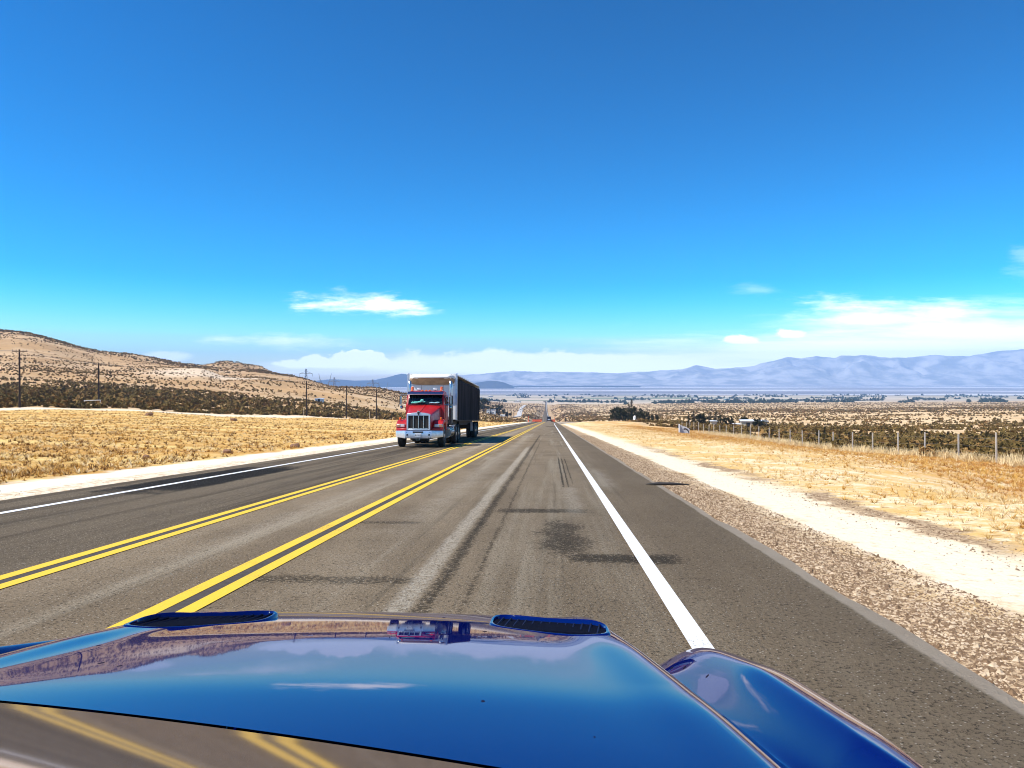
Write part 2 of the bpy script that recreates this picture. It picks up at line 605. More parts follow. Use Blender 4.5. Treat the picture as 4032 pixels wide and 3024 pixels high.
    ls = t.mul(t.mul(t.step(Xw, -11.3, -10.7), t.step(X, -6.0, -8.0)), t.step(Y, 360, 340))
    lcol = t.mix(t.step(t.noise(pos, 6, 6, 0.75), 0.42, 0.62), (0.88, 0.74, 0.54), (0.52, 0.36, 0.21))
    lcol = t.mix(t.step(Xw, -9.6, -10.1), lcol, (0.93, 0.82, 0.64))
    base = t.mix(ls, base, lcol)
    # right verge: gravel, pale wheel track, gravel streak, dry grass soil
    rsoil = t.mix(t.step(t.noise(pos, 0.55, 5, 0.7), 0.40, 0.58), (0.84, 0.68, 0.43), (0.70, 0.44, 0.155))
    red = t.mul(t.step(Xw, 8.5, 14.0), t.step(t.noise(t.map(pos, (1, 0.6, 1)), 0.3, 5, 0.65), 0.36, 0.56))
    rsoil = t.mix(t.mul(red, 0.85), rsoil, (0.58, 0.29, 0.085))
    rsoil = t.mix(t.mul(t.step(t.noise(pos, 2.6, 6, 0.78), 0.47, 0.60), 0.75), rsoil, (0.66, 0.42, 0.13))
    rsoil = t.mix(t.mul(t.step(fine, 0.54, 0.66), 0.7), rsoil, (0.36, 0.19, 0.055))
    rsoil = t.mix(t.mul(t.step(t.noise(t.map(pos, (1, 1, 1), (9, 3, 0)), 3.3, 6, 0.75), 0.56, 0.66), 0.8), rsoil, (0.92, 0.80, 0.58))
    rs = t.mul(t.mul(t.step(X, 1.0, 2.0), t.step(Xw, 27.5, 25.0)), t.step(Y, 360, 320))
    base = t.mix(rs, base, rsoil)
    gcol = t.mix(t.step(t.noise(pos, 17, 5, 0.8), 0.42, 0.60), (0.55, 0.39, 0.23), (0.17, 0.10, 0.05))
    pale = t.mix(t.step(t.noise(pos, 9, 6, 0.75), 0.52, 0.72), (0.84, 0.69, 0.49), (0.56, 0.39, 0.22))
    tr = t.mul(t.mul(t.step(Xw, 2.9, 3.4), t.step(Xw, 5.0, 4.1)), t.step(Y, 350, 310))
    base = t.mix(tr, base, pale)
    gv = t.mul(t.mul(t.step(X, 1.6, 2.0), t.step(Xw, 3.35, 2.85)), t.step(Y, 200, 120))
    base = t.mix(gv, base, gcol)
    gs = t.mul(t.mul(t.step(Xw, 4.35, 4.55), t.step(Xw, 5.1, 4.8)), t.mul(t.step(Y, 45, 25), t.step(t.noise(pos, 0.25, 3), 0.42, 0.55)))
    base = t.mix(gs, base, gcol)
    t.put(p.inputs['Base Color'], base)
    p.inputs['Roughness'].default_value = 0.95
    p.inputs['Specular IOR Level'].default_value = 0.1
    hgt = t.add(t.mul(clod, t.mul(inf, 1.0)), t.add(t.mul(fine, 0.35), t.mul(grit, 0.06)))
    t.put(p.inputs['Normal'], t.bump(hgt, 0.9, 0.16))
    return mt


def asphalt_material():
    mt = bpy.data.materials.new('worn asphalt')
    mt.use_nodes = True
    t = NT(mt.node_tree)
    p = mt.node_tree.nodes['Principled BSDF']
    pos = t.pos()
    X, Y, Z = t.sep(pos)
    grit = t.noise(pos, 42.0, 4, 0.8)
    grit2 = t.noise(pos, 24.0, 4, 0.75)
    mott = t.noise(t.map(pos, (1.0, 0.35, 1)), 0.9, 6, 0.65)
    long_ = t.noise(t.map(pos, (2.4, 0.035, 1)), 1.0, 5, 0.6)
    long2 = t.noise(t.map(pos, (9.0, 0.06, 1), (3, 1, 0)), 1.0, 5, 0.65)
    new = (0.135, 0.112, 0.078)
    col = t.mix(t.step(mott, 0.35, 0.65), (0.262, 0.196, 0.122), (0.196, 0.144, 0.088))
    col = t.mix(t.mul(t.step(long_, 0.52, 0.70), 0.55), col, (0.37, 0.305, 0.21))
    col = t.mix(t.mul(t.step(long2, 0.56, 0.72), 0.45), col, (0.085, 0.068, 0.046))
    # the oncoming lane and the right shoulder are a darker, newer surface
    wobble = t.add(X, t.mul(t.sub(t.noise(pos, 0.6, 3), 0.5), 0.5))
    lane = t.step(wobble, -4.2, -4.6)
    col = t.mix(t.mul(lane, 0.75), col, t.mix(t.step(t.noise(t.map(pos, (3.2, 0.05, 1), (1, 4, 0)), 1.0, 4), 0.44, 0.60), (0.115, 0.090, 0.060), (0.045, 0.035, 0.023)))
    shoulder = t.step(wobble, 0.95, 1.25)
    col = t.mix(t.mul(shoulder, 0.65), col, t.mix(mott, (0.225, 0.162, 0.096), (0.170, 0.122, 0.072)))

    edge = t.noise(pos, 1.6, 5, 0.7)

    def mark(x0, x1, y0, y1, sx=0.12, sy=0.3, k=1.0, n=0.5):
        xe = t.add(X, t.mul(t.sub(edge, 0.5), sx * 2.5))
        ye = t.add(Y, t.mul(t.sub(edge, 0.5), sy * 2.5))
        a = t.mul(t.step(xe, x0 - sx, x0 + sx), t.step(xe, x1 + sx, x1 - sx))
        b = t.mul(t.step(ye, y0 - sy, y0 + sy), t.step(ye, y1 + sy, y1 - sy))
        return t.mul(t.mul(a, b), k)

    dark = [
        mark(-0.12, 0.40, 6.9, 9.6, 0.22, 0.6, 0.62),
        mark(-0.75, 0.55, 10.2, 10.7, 0.2, 0.14, 0.62),
        mark(0.10, 1.25, 6.7, 7.15, 0.15, 0.13, 0.66),
        mark(-2.5, -1.0, 5.70, 6.0, 0.2, 0.10, 0.50),
        mark(-2.4, -1.6, 9.0, 9.25, 0.2, 0.08, 0.5),
        mark(-0.93, -0.80, 3.5, 60, 0.05, 3, 0.55),
        mark(-0.64, -0.58, 3.5, 42, 0.03, 3, 0.45),
        mark(0.22, 0.27, 14, 25, 0.02, 1.5, 0.7),
        mark(0.32, 0.36, 14, 25, 0.02, 1.5, 0.7),
        mark(0.42, 0.46, 15, 25, 0.02, 1.5, 0.6),
        mark(-0.9, 1.1, 122, 128, 0.4, 0.8, 0.75),
        mark(0.0, 1.2, 70, 72, 0.3, 0.4, 0.6),
        mark(-6.3, -5.7, 20, 340, 0.2, 8, 0.5),
        mark(-5.4, -5.0, 8, 340, 0.2, 8, 0.35),
        mark(-8.1, -6.55, 12.8, 19.0, 0.16, 1.4, 1.35),
    ]
    d = dark[0]
    for k in dark[1:]: d = t.mx(d, k)
    brk = t.step(grit2, 0.28, 0.55, 0.55, 1.0)
    grain = t.step(t.add(grit2, t.mul(d, 0.42)), 0.60, 0.74)
    col = t.mix(t.mul(grain, t.add(0.42, t.mul(d, 0.52))), col, (0.012, 0.0095, 0.006))
    light = [mark(-1.12, -0.96, 3.5, 34, 0.04, 2, 0.72), mark(-1.9, -1.5, 8, 60, 0.25, 6, 0.35), mark(0.2, 0.45, 10, 14, 0.1, 0.6, 0.4),
             mark(-3.6, -3.2, 6, 80, 0.25, 5, 0.35), mark(0.95, 1.25, 14, 19, 0.15, 1.2, 0.4)]
    l = light[0]
    for k in light[1:]: l = t.mx(l, k)
    col = t.mix(t.mul(l, t.step(grit2, 0.34, 0.58)), col, (0.52, 0.45, 0.34))
    # stone chips
    chip = t.voro(pos, 34.0)
    near = t.step(Y, 32, 9)
    col = t.mix(t.mul(t.step(grit, 0.50, 0.66), t.mul(near, 0.95)), col, (0.032, 0.024, 0.015))
    col = t.mix(t.mul(t.step(t.add(chip, t.mul(t.sub(grit2, 0.5), 0.5)), 0.22, 0.08), t.mul(near, 0.6)), col, (0.58, 0.50, 0.38))
    # crumbling concrete-pale lip along the right edge
    xe = t.add(X, t.mul(t.sub(t.noise(pos, 1.1, 5, 0.7), 0.5), 0.10))
    lip = t.mul(t.step(xe, 2.05, 2.09), 0.85)
    col = t.mix(lip, col, t.mix(edge, (0.52, 0.43, 0.32), (0.36, 0.27, 0.18)))
    t.put(p.inputs['Base Color'], col)
    p.inputs['Roughness'].default_value = 0.88
    p.inputs['Specular IOR Level'].default_value = 0.08
    t.put(p.inputs['Normal'], t.bump(t.add(grit, t.mul(grit2, 0.6)), 0.85, 0.02))
    return mt


def paint_material(name, c, worn, under=(0.13, 0.10, 0.07), sc=60.0):
    mt = bpy.data.materials.new(name)
    mt.use_nodes = True
    t = NT(mt.node_tree)
    p = mt.node_tree.nodes['Principled BSDF']
    pos = t.pos()
    X, Y, Z = t.sep(pos)
    n = t.noise(pos, sc, 5, 0.75)
    n2 = t.noise(pos, 1.3, 5, 0.6)
    f = t.step(t.add(n, t.mul(t.sub(n2, 0.5), 0.5)), worn, worn + 0.12)
    c2 = tuple(x * 0.86 for x in c)
    t.put(p.inputs['Base Color'], t.mix(t.mul(f, 0.8), t.mix(n2, c, c2), under))
    p.inputs['Roughness'].default_value = 0.7
    t.put(p.inputs['Normal'], t.bump(n, 0.5, 0.006))
    return mt


ROAD_L, ROAD_R = -8.6, 2.17


def bend(Y):
    """sideways drift of the road centre far ahead"""
    return -0.0078 * np.clip(np.asarray(Y, float) - 345, 0, 3000) * sstep(Y, 345, 1500)


def strip(name, x0, x1, ys, lift, mat, kind='structure', skirt=0.0, wav=0.0):
    ys = np.asarray(ys, float)
    z = zroad(ys) + lift
    b = bend(ys)
    wv = fbm(ys * 0.9, ys * 0.0 + 3.3, 17) * wav
    xl, xr = x0 + b, x1 + b + wv
    n = len(ys)
    cols = [np.stack([xl, ys, z], -1), np.stack([xr, ys, z], -1)]
    if skirt:
        cols = [np.stack([xl - 0.15, ys, z - skirt], -1)] + cols + [np.stack([xr + 0.12, ys, z - skirt], -1)]
    m = len(cols)
    V = np.stack(cols, 1).reshape(-1, 3)
    F = []
    for i in range(n - 1):
        for j in range(m - 1):
            a = i * m + j
            F.append((a, a + 1, a + m + 1, a + m))
    o = np_obj(name, V, np.array(F), mat)
    if kind: o['kind'] = kind
    return o


def build_road():
    asp = asphalt_material()
    ysn = np.concatenate([np.arange(-200, 0, 10.0), np.arange(0, 60, 0.25), np.arange(60, 345, 2.5), np.arange(345, 2500, 12.0)])
    tag(strip('road', ROAD_L, ROAD_R, ysn, 0.0, asp, skirt=0.14, wav=0.16), 'worn grey brown desert highway running downhill')
    white = paint_material('white road paint', (0.84, 0.83, 0.80), 0.56)
    yel = paint_material('yellow road paint', (0.84, 0.53, 0.022), 0.57)
    black = M('black line filler', (0.045, 0.032, 0.022), (0.075, 0.058, 0.04), 20, 0.85)
    ys = np.concatenate([np.arange(-200, 345, 5.0), np.arange(345, 2500, 20.0)])
    yn = ys[ys <= 341]
    # right edge line: it swings right at the far end, into the side road
    pts = [(0.86, y) for y in np.arange(-200, 175, 5.0)]
    for y in np.arange(175, 330, 5.0):
        pts.append((0.86 + 9.0 * ((y - 175) / 150.0) ** 2.6, y))
    V, F = [], []
    for i, (x, y) in enumerate(pts):
        z = float(zroad(y)) + 0.006 + (0.02 if y > 175 else 0)
        V += [(x - 0.064, y, z), (x + 0.064, y, z)]
        if i: F.append((2 * i - 2, 2 * i - 1, 2 * i + 1, 2 * i))
    tag(np_obj('white_edge_line', np.array(V), np.array(F), white), 'white line along the right edge of the lane', kind='structure')
    tag(strip('white_edge_line', -7.50, -7.36, ys, 0.006, white), 'white line along the oncoming lane', kind='structure')
    for xc in (-2.55, -4.32):
        for k in (-1, 1):
            tag(strip('yellow_line', xc + k * 0.115 - 0.062, xc + k * 0.115 + 0.062, yn, 0.006, yel), 'solid yellow line of a double centre line', kind='structure')
        tag(strip('black_line', xc - 0.05, xc + 0.05, yn, 0.004, black), 'dark filler between the yellow lines', kind='structure')
    ysf = np.arange(1000, 2500, 20.0)
    tag(strip('white_edge_line', 0.6, 1.1, ysf, 0.05, white), 'white line on the far stretch of road', kind='structure')
    # reflective paint dashes in the oncoming lane
    mk = MB()
    for (x, y) in ((-5.95, 13.6), (-6.0, 8.6)):
        z = float(zroad(y)) + 0.006
        mk._add([(x - 0.05, y - 0.3, z), (x + 0.06, y - 0.25, z), (x + 0.05, y + 0.35, z - 0.0335), (x - 0.06, y + 0.3, z - 0.0335)], [(0, 1, 2, 3)])
    o = mk.build('white_lane_mark', white, smooth=0)
    tag(o, 'short white paint marks in the oncoming lane', kind='structure')
    # dirt turnout beside the far end of the road
    V, F = [], []
    ysd = np.arange(150, 420, 6.0)
    for i, y in enumerate(ysd):
        w_ = 10.0 * sstep(np.array(y), 180, 330)
        z = float(zroad(y))
        V += [(2.2, y, z + 0.02), (2.3 + float(w_), y, z + 0.06)]
        if i: F.append((2 * i - 2, 2 * i - 1, 2 * i + 1, 2 * i))
    tag(np_obj('side_turnout', np.array(V), np.array(F), asp), 'paved turnout on the right at the far end of the grade', kind='structure')


def ribbon(name, pts, half, lift, mat, label):
    """a track laid over the terrain through (x, y) points"""
    P = []
    for a, b in zip(pts[:-1], pts[1:]):
        n = max(2, int(math.hypot(b[0] - a[0], b[1] - a[1]) / 12))
        for i in range(n):
            P.append((a[0] + (b[0] - a[0]) * i / n, a[1] + (b[1] - a[1]) * i / n))
    P.append(pts[-1])
    P = np.array(P)
    for _ in range(4):
        P[1:-1] = (P[:-2] + 2 * P[1:-1] + P[2:]) / 4
    D = np.gradient(P, axis=0)
    D /= np.linalg.norm(D, axis=1)[:, None]
    N = np.stack([D[:, 1], -D[:, 0]], -1)
    rows = []
    for k in (-1, -0.33, 0.33, 1):
        q = P + N * half * k
        rows.append(np.column_stack([q, terrain(q[:, 0], q[:, 1]) + lift]))
    top = np.max([r[:, 2] for r in rows], axis=0)
    for r in rows: r[:, 2] = 0.5 * r[:, 2] + 0.5 * top
    m = len(rows)
    V = np.stack(rows, 1).reshape(-1, 3)
    F = [(i * m + j, i * m + j + 1, (i + 1) * m + j + 1, (i + 1) * m + j) for i in range(len(P) - 1) for j in range(m - 1)]
    return tag(np_obj(name, V, np.array(F), mat, smooth=True), label, kind='structure')


def build_mountains():
    mt = bpy.data.materials.new('mountain rock')
    mt.use_nodes = True
    t = NT(mt.node_tree)
    p = mt.node_tree.nodes['Principled BSDF']
    pos = t.pos()
    n = t.noise(pos, 0.0035, 7, 0.62)
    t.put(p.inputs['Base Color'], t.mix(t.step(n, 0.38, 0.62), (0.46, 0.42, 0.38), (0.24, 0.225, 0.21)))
    p.inputs['Roughness'].default_value = 1.0
    p.inputs['Specular IOR Level'].default_value = 0.0
    crest = [(-1.0, 60), (-0.8, 40), (-0.45, -2), (-0.36, -8), (-0.31, -8), (-0.27, -8), (-0.225, -3), (-0.205, 1), (-0.18, -1), (-0.128, 3), (-0.08, 9), (-0.05, 15), (-0.022, 11), (0.0, 11), (0.0376, 11), (0.0876, 9), (0.131, 12),
             (0.175, 17), (0.194, 26), (0.219, 19), (0.2566, 21), (0.288, 32), (0.313, 43), (0.33, 40), (0.35, 45), (0.375, 40), (0.383, 45), (0.413, 47), (0.444, 42), (0.4756, 43), (0.507, 47),
             (0.544, 45), (0.576, 53), (0.613, 58), (0.64, 62), (0.8, 66), (1.0, 60)]
    cu_ = np.array([c[0] for c in crest])
    ch_ = np.array([c[1] for c in crest], float)

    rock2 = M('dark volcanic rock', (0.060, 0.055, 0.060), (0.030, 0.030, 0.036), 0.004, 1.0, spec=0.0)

    def rng(name, label, y0, y1, yback, us, hfun, seed, rows=46):
        U, T = np.meshgrid(us, np.linspace(0, 1, rows), indexing='ij')
        Yc = y0 + (yback - y0) * T
        X = U * Yc
        tp = (y1 - y0) / (yback - y0)
        shape = np.where(T < tp, sstep(T / tp, 0.0, 1.0) ** 0.85, 1 - 0.5 * sstep((T - tp) / (1 - tp), 0, 1))
        H = hfun(U)
        spur = fbm(X / 520.0 + fbm(X / 900, Yc / 900, seed + 5) * 2.0, Yc / 1500.0, seed, 5)
        spur = 1 - np.abs(spur) * 3.6
        Z = -101 + (H + 101) * shape * (1 - 0.55 * (1 - spur) * (1 - np.exp(-((T - tp) / 0.10) ** 2) * 0.7) * np.sin(np.pi * np.clip(T / tp, 0, 1) * 0.98 + 0.05))
        V = np.stack([X, Yc, Z], -1).reshape(-1, 3)
        n, m = U.shape
        a = (np.arange(n - 1)[:, None] * m + np.arange(m - 1)[None, :]).ravel()
        F = np.stack([a, a + m, a + m + 1, a + 1], -1)
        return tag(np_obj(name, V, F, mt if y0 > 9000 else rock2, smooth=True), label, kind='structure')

    us = np.linspace(-0.95, 0.95, 700)
    jag = lambda U, s: fbm(U * 60, U * 0 + s, 31, 5) * 5
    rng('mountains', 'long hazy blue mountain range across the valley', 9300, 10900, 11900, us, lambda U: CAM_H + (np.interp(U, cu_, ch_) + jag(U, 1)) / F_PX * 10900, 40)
    # lower front ranges and lone hills, nearer
    low = [(-1, 20), (-0.5, -10), (-0.33, -9), (-0.30, -4), (-0.27, -7), (-0.24, -6), (-0.225, -1), (-0.212, 5), (-0.203, 8), (-0.195, 6), (-0.178, -2), (-0.15, -8), (-0.12, -10), (-0.104, -12),
           (-0.092, -10), (-0.08, -9), (-0.07, -12), (-0.05, -18), (0.1, -19), (0.3, -20)]
    lu, lh = np.array([c[0] for c in low]), np.array([c[1] for c in low], float)
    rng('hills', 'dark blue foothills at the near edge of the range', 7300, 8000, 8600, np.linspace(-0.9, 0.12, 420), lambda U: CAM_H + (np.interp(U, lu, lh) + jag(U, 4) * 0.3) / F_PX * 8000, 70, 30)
    dome = lambda U: CAM_H + (-23 + 15.5 * np.clip(1 - ((U + 0.080) / 0.030) ** 2, 0, 1) ** 0.8) / F_PX * 7000
    rng('hills', 'small dark volcanic dome standing on the valley floor', 6650, 7000, 7300, np.linspace(-0.112, -0.046, 80), dome, 90, 24)


def build_haze():
    mb = MB()
    mb.box(-14500, 14500, -13000, 13200, -125, 450)
    mt = bpy.data.materials.new('valley haze')
    mt.use_nodes = True
    nt = mt.node_tree
    nt.nodes.remove(nt.nodes['Principled BSDF'])
    v = nt.nodes.new('ShaderNodeVolumePrincipled')
    v.inputs['Color'].default_value = (0.34, 0.60, 1.0, 1)
    v.inputs['Density'].default_value = HAZE
    v.inputs['Anisotropy'].default_value = 0.0
    nt.links.new(v.outputs[0], nt.nodes['Material Output'].inputs['Volume'])
    o = mb.build('haze', mt, smooth=0)
    o['kind'] = 'stuff'
    o['label'] = 'thin blue haze filling the valley air'


HAZE = 0.000095
build_ground()
build_road()
build_mountains()
_white_dirt = M('pale road gravel', (0.56, 0.53, 0.49), (0.44, 0.41, 0.37), 0.08, 0.95)
ribbon('side_road', [(-95, 690), (-62, 705), (-42, 740), (-36, 800), (-40, 930), (-46, 1080), (-57, 1430), (-61, 1740)], 3.4, 0.6, _white_dirt, 'pale older road curving away left of the highway')
_track = M('pale dirt', (0.80, 0.66, 0.47), (0.68, 0.52, 0.34), 0.3, 0.95)


# ------------------------------------------------------------------ the blue car in front
TILT = -math.atan(GRADE)


def car_paint():
    mt = bpy.data.materials.new('metallic blue car paint')
    mt.use_nodes = True
    t = NT(mt.node_tree)
    p = mt.node_tree.nodes['Principled BSDF']
    ob = t.obj()
    X, Y, Z = t.sep(ob)
    flake = t.noise(ob, 900.0, 2)
    col = t.mix(flake, (0.0002, 0.0025, 0.065), (0.0004, 0.005, 0.10))
    # insect splats and grit, thicker towards the nose
    flat = t.map(ob, (1, 0.62, 0))
    v = t.node('ShaderNodeTexVoronoi', _out=None, Vector=flat, Scale=21.0)
    pick = t.sep(v.outputs['Color'])
    nose = t.step(Y, 0.9, 1.7, 0.16, 0.75)
    size = t.mul(t.mul(pick[1], 0.11), t.step(Y, 0.6, 1.6, 0.35, 1.0))
    bug = t.mul(t.m('LESS_THAN', t.add(v.outputs['Distance'], t.mul(t.noise(ob, 120, 2), 0.05)), t.add(size, 0.055)), t.m('LESS_THAN', pick[0], nose))
    v2 = t.node('ShaderNodeTexVoronoi', _out=None, Vector=t.map(ob, (1, 1, 0), (4, 2, 0)), Scale=26.0)
    p2 = t.sep(v2.outputs['Color'])
    chip = t.mul(t.m('LESS_THAN', v2.outputs['Distance'], 0.035), t.m('LESS_THAN', p2[0], 0.05))
    col = t.mix(t.mul(bug, 0.9), col, (0.012, 0.010, 0.02))
    col = t.mix(t.mul(chip, 0.8), col, (0.45, 0.55, 0.7))
    t.put(p.inputs['Base Color'], col)
    p.inputs['Metallic'].default_value = 0.0
    p.inputs['Roughness'].default_value = 0.32
    t.put(p.inputs['Coat Weight'], t.sub(1.0, t.mul(bug, 0.9)))
    p.inputs['Coat Roughness'].default_value = 0.025
    p.inputs['Coat IOR'].default_value = 1.52
    p.inputs['Specular IOR Level'].default_value = 0.0
    return mt


CARX = -0.40                       # centre line of the car


def smooth_table(xs, ys, lo, hi, win):
    q = np.linspace(lo, hi, 600)
    v = np.interp(q, xs, ys)
    k = np.hanning(win)
    k /= k.sum()
    v = np.convolve(np.pad(v, win // 2, mode='reflect', reflect_type='odd'), k, 'valid')[:600]
    return lambda y: np.interp(y, q, v)


hood_crest = smooth_table([0.30, 0.65, 1.00, 1.40, 1.72, 1.86, 1.95, 2.05, 2.14, 2.24, 2.34, 2.42, 2.50],
                          [0.955, 0.937, 0.910, 0.866, 0.820, 0.795, 0.770, 0.727, 0.670, 0.590, 0.490, 0.40, 0.30], 0.30, 2.50, 61)
hood_wide = smooth_table([0.3, 0.6, 1.0, 1.5, 1.9, 2.5], [0.79, 0.755, 0.695, 0.618, 0.570, 0.53], 0.3, 2.5, 61)   # half width of the raised middle
rise_l = smooth_table([0.3, 1.0, 1.45, 1.8, 2.0, 2.15, 2.3, 2.5], [0.080, 0.088, 0.092, 0.098, 0.105, 0.085, 0.03, 0.0], 0.3, 2.5, 61)
rise_r = smooth_table([0.3, 1.0, 1.45, 1.8, 2.1, 2.5], [0.085, 0.082, 0.074, 0.052, 0.022, 0.0], 0.3, 2.5, 61)
mid_l = smooth_table([0.3, 1.0, 1.5, 2.0, 2.5], [0.905, 0.875, 0.845, 0.82, 0.76], 0.3, 2.5, 61)
mid_r = smooth_table([0.3, 1.0, 1.5, 2.5], [0.825, 0.820, 0.805, 0.75], 0.3, 2.5, 61)


def hood_z(s, Y):
    a = np.abs(s)
    zc = hood_crest(Y)
    wide = hood_wide(Y)
    z = zc - 0.016 * (np.minimum(a, 0.9) / 0.6) ** 2
    dip = 0.048 * sstep(Y, 1.0, 1.6) * (1 - sstep(Y, 1.95, 2.3))          # the valley deepens towards the headlights
    z = z - (0.094 + dip) * sstep(a, wide - 0.085, wide + 0.080)
    cen = np.where(s < 0, mid_l(Y), mid_r(Y))
    z = z + (np.where(s < 0, rise_l(Y), rise_r(Y)) + dip) * sstep(a, wide + 0.045, np.maximum(cen, wide + 0.12))
    drop = np.clip(a - cen, 0, 1)
    z = z - 3.2 * drop ** 2 - 14.0 * np.clip(drop - 0.05, 0, 1) ** 2
    # raised shoulder lines carrying the vents
    ridge = np.exp(-((a - (wide - 0.10)) / 0.060) ** 2) * np.interp(Y, [0.4, 1.1, 1.5, 1.8, 2.0], [0.0, 0.004, 0.010, 0.010, 0.0])
    return z + ridge


def grid_obj(name, S, Y, Z, mat, parent, solid=0.0):
    n, m = S.shape
    V = np.stack([S + CARX, Y, Z], -1).reshape(-1, 3)
    a = (np.arange(n - 1)[:, None] * m + np.arange(m - 1)[None, :]).ravel()
    F = np.stack([a, a + m, a + m + 1, a + 1], -1)
    o = np_obj(name, V, F, mat, parent, smooth=True)
    return o


# rear edge of the hood as seen from the seat
HOOD_A = Vector((-0.755, 0.922, 0.0))
HOOD_B = Vector((-0.045, 0.733, 0.0))


def rear_edge(x):
    t = (x - HOOD_A.x) / (HOOD_B.x - HOOD_A.x)
    y = HOOD_A.y + (HOOD_B.y - HOOD_A.y) * t
    return np.maximum(y, 0.60)


def build_car():
    paint = car_paint()
    dark = M('black plastic', (0.010, 0.010, 0.012), (0.02, 0.02, 0.022), 40, 0.5)
    root = thing('blue_car', 'glossy metallic blue car hood with two vents seen from the passenger seat', 'car', (0, 0, 0), (TILT, 0, 0))
    # hood skin
    s = np.linspace(-1, 1, 161)
    t = np.linspace(0, 1, 120)
    T, S0 = np.meshgrid(t, s, indexing='ij')
    gap = 0.020
    yr = None
    Yf = 2.42
    # first guess of x for the rear edge, then rows
    X0 = S0 * 0.70 + CARX
    for _ in range(8):
        Y = rear_edge(X0) + (Yf - rear_edge(X0)) * T
        S = S0 * (hood_wide(Y) + 0.030)
        X0 = S + CARX
    Y = rear_edge(X0) + (Yf - rear_edge(X0)) * T
    Z = hood_z(S, Y)
    hood = grid_obj('hood', S, Y, Z, paint, root)
    # fenders
    for sg, nm in ((-1, 'fender'), (1, 'fender')):
        q = np.linspace(0, 1, 60)
        Q, TT = np.meshgrid(q, np.linspace(0, 1, 110), indexing='ij')
        y_start = 0.50 if sg > 0 else 1.05
        Yg = y_start + (2.42 - y_start) * TT
        w0 = hood_wide(Yg) + 0.034
        outer = np.interp(Yg, [0.4, 1.5, 1.9, 2.2, 2.42], [0.840, 0.885, 0.88, 0.78, 0.56] if sg > 0 else [0.985, 0.965, 0.92, 0.80, 0.56])
        a = w0 + (outer - w0) * np.clip(Q / 0.8, 0, 1)
        Zg = hood_z(a, Yg)
        side = np.clip((Q - 0.8) / 0.2, 0, 1)
        Zg = Zg - side * (Zg - 0.28)
        a = a + 0.03 * np.sin(side * math.pi)
        Sg = a * sg
        if sg < 0:
            Sg, Yg, Zg = Sg[::-1], Yg[::-1], Zg[::-1]
        grid_obj(nm, Sg, Yg, Zg, paint, root)
        # the dark seam between hood and fender
        mbs = MB()
        yy = np.linspace(0.55 if sg > 0 else 1.07, 2.36, 50)
        ww = hood_wide(yy) + 0.032
        zz = hood_z(ww, yy) - 0.012
        mbs.tube([(CARX + sg * ww[i], yy[i], zz[i]) for i in range(50)], 0.006, 6)
        mbs.build('panel_gap', dark, root)
    # nose below the hood
    mbn = MB()
    rings = []
    for x in np.linspace(-0.93, 0.93, 31):
        f = 1 - (abs(x) / 0.93) ** 3
        y1 = 2.05 + 0.52 * f ** 0.5
        top = 0.46
        rings.append([(CARX + x, 1.75, 0.22), (CARX + x, y1, 0.20), (CARX + x, y1 + 0.04 * f, 0.33), (CARX + x, y1 - 0.04, top), (CARX + x, 1.75, top - 0.02)])
    mbn.loft(rings)
    mbn.build('front_bumper', paint, root, 60)

    # hood vents: a scooped louver with a rolled lip, standing just proud of the skin
    for sg in (-1, 1):
        x0, x1 = (0.262, 0.522) if sg > 0 else (-0.522, -0.262)
        yb, yf = 1.54, 1.68
        mv = MB()
        N = 44
        def at(s_, y_, lift):
            return (CARX + s_, y_, float(hood_z(np.array([s_]), np.array([y_]))[0]) + lift)
        def loop(inset, lift, back=0.0):
            pts = []
            for k in range(N):
                a = 2 * math.pi * k / N
                ca, sa = math.cos(a), math.sin(a)
                ca = math.copysign(abs(ca) ** 0.45, ca)
                sa = math.copysign(abs(sa) ** 0.6, sa)
                cx_, cy_ = (x0 + x1) / 2, (yb + yf) / 2
                hx, hy = (x1 - x0) / 2 - inset, (yf - yb) / 2 - inset * 0.8
                sx = cx_ + hx * ca
                sy = cy_ + hy * sa - 0.52 * (abs(sx) - 0.39)
                rise = 0.5 + 0.5 * sa                     # the far side stands up
                pts.append(at(sx, sy + back, (lift * (0.12 + 1.2 * rise ** 1.3)) if lift > 0 else lift))
            return pts
        mv.loft([loop(-0.008, -0.004), loop(-0.004, 0.008), loop(0.000, 0.011), loop(0.004, 0.009), loop(0.009, -0.02)], caps=False)
        v = mv.build('hood_vent', paint, root, 60)
        mi = MB()
        mi.loft([loop(0.005, 0.003), loop(0.03, -0.010), loop(0.058, -0.016)], caps=True)
        gr_ = mi.build('grille', M('dark vent mesh', (0.0015, 0.0018, 0.006), (0.004, 0.005, 0.014), 160, 0.95, spec=0.05), v, 60)
        ms = MB()
        for k in range(13):
            sx = x0 + 0.02 + (x1 - x0 - 0.04) * k / 12
            off = -0.52 * (abs(sx) - 0.39)
            pa = at(sx - 0.004, yb + 0.028 + off, -0.001)
            pb = at(sx + 0.006, yf - 0.026 + off, 0.006)
            ms.tube([pa, pb], 0.0028, 5)
        ms.build('louver', M('satin blue louver', (0.002, 0.003, 0.022), (0.004, 0.006, 0.035), 60, 0.7, spec=0.15), v, 60)


    # added mirror strip at the hood's rear, curved to reflect the road behind
    cm = bpy.data.materials.new('added road mirror')
    cm.use_nodes = True
    tt = NT(cm.node_tree)
    p = cm.node_tree.nodes['Principled BSDF']
    oo = tt.obj()
    n = tt.noise(oo, 60.0, 3)
    tt.put(p.inputs['Base Color'], tt.mix(n, (0.50, 0.45, 0.45), (0.56, 0.51, 0.52)))
    p.inputs['Metallic'].default_value = 0.95
    p.inputs['Roughness'].default_value = 0.06
    xs = np.linspace(-1.30, 0.48, 120)
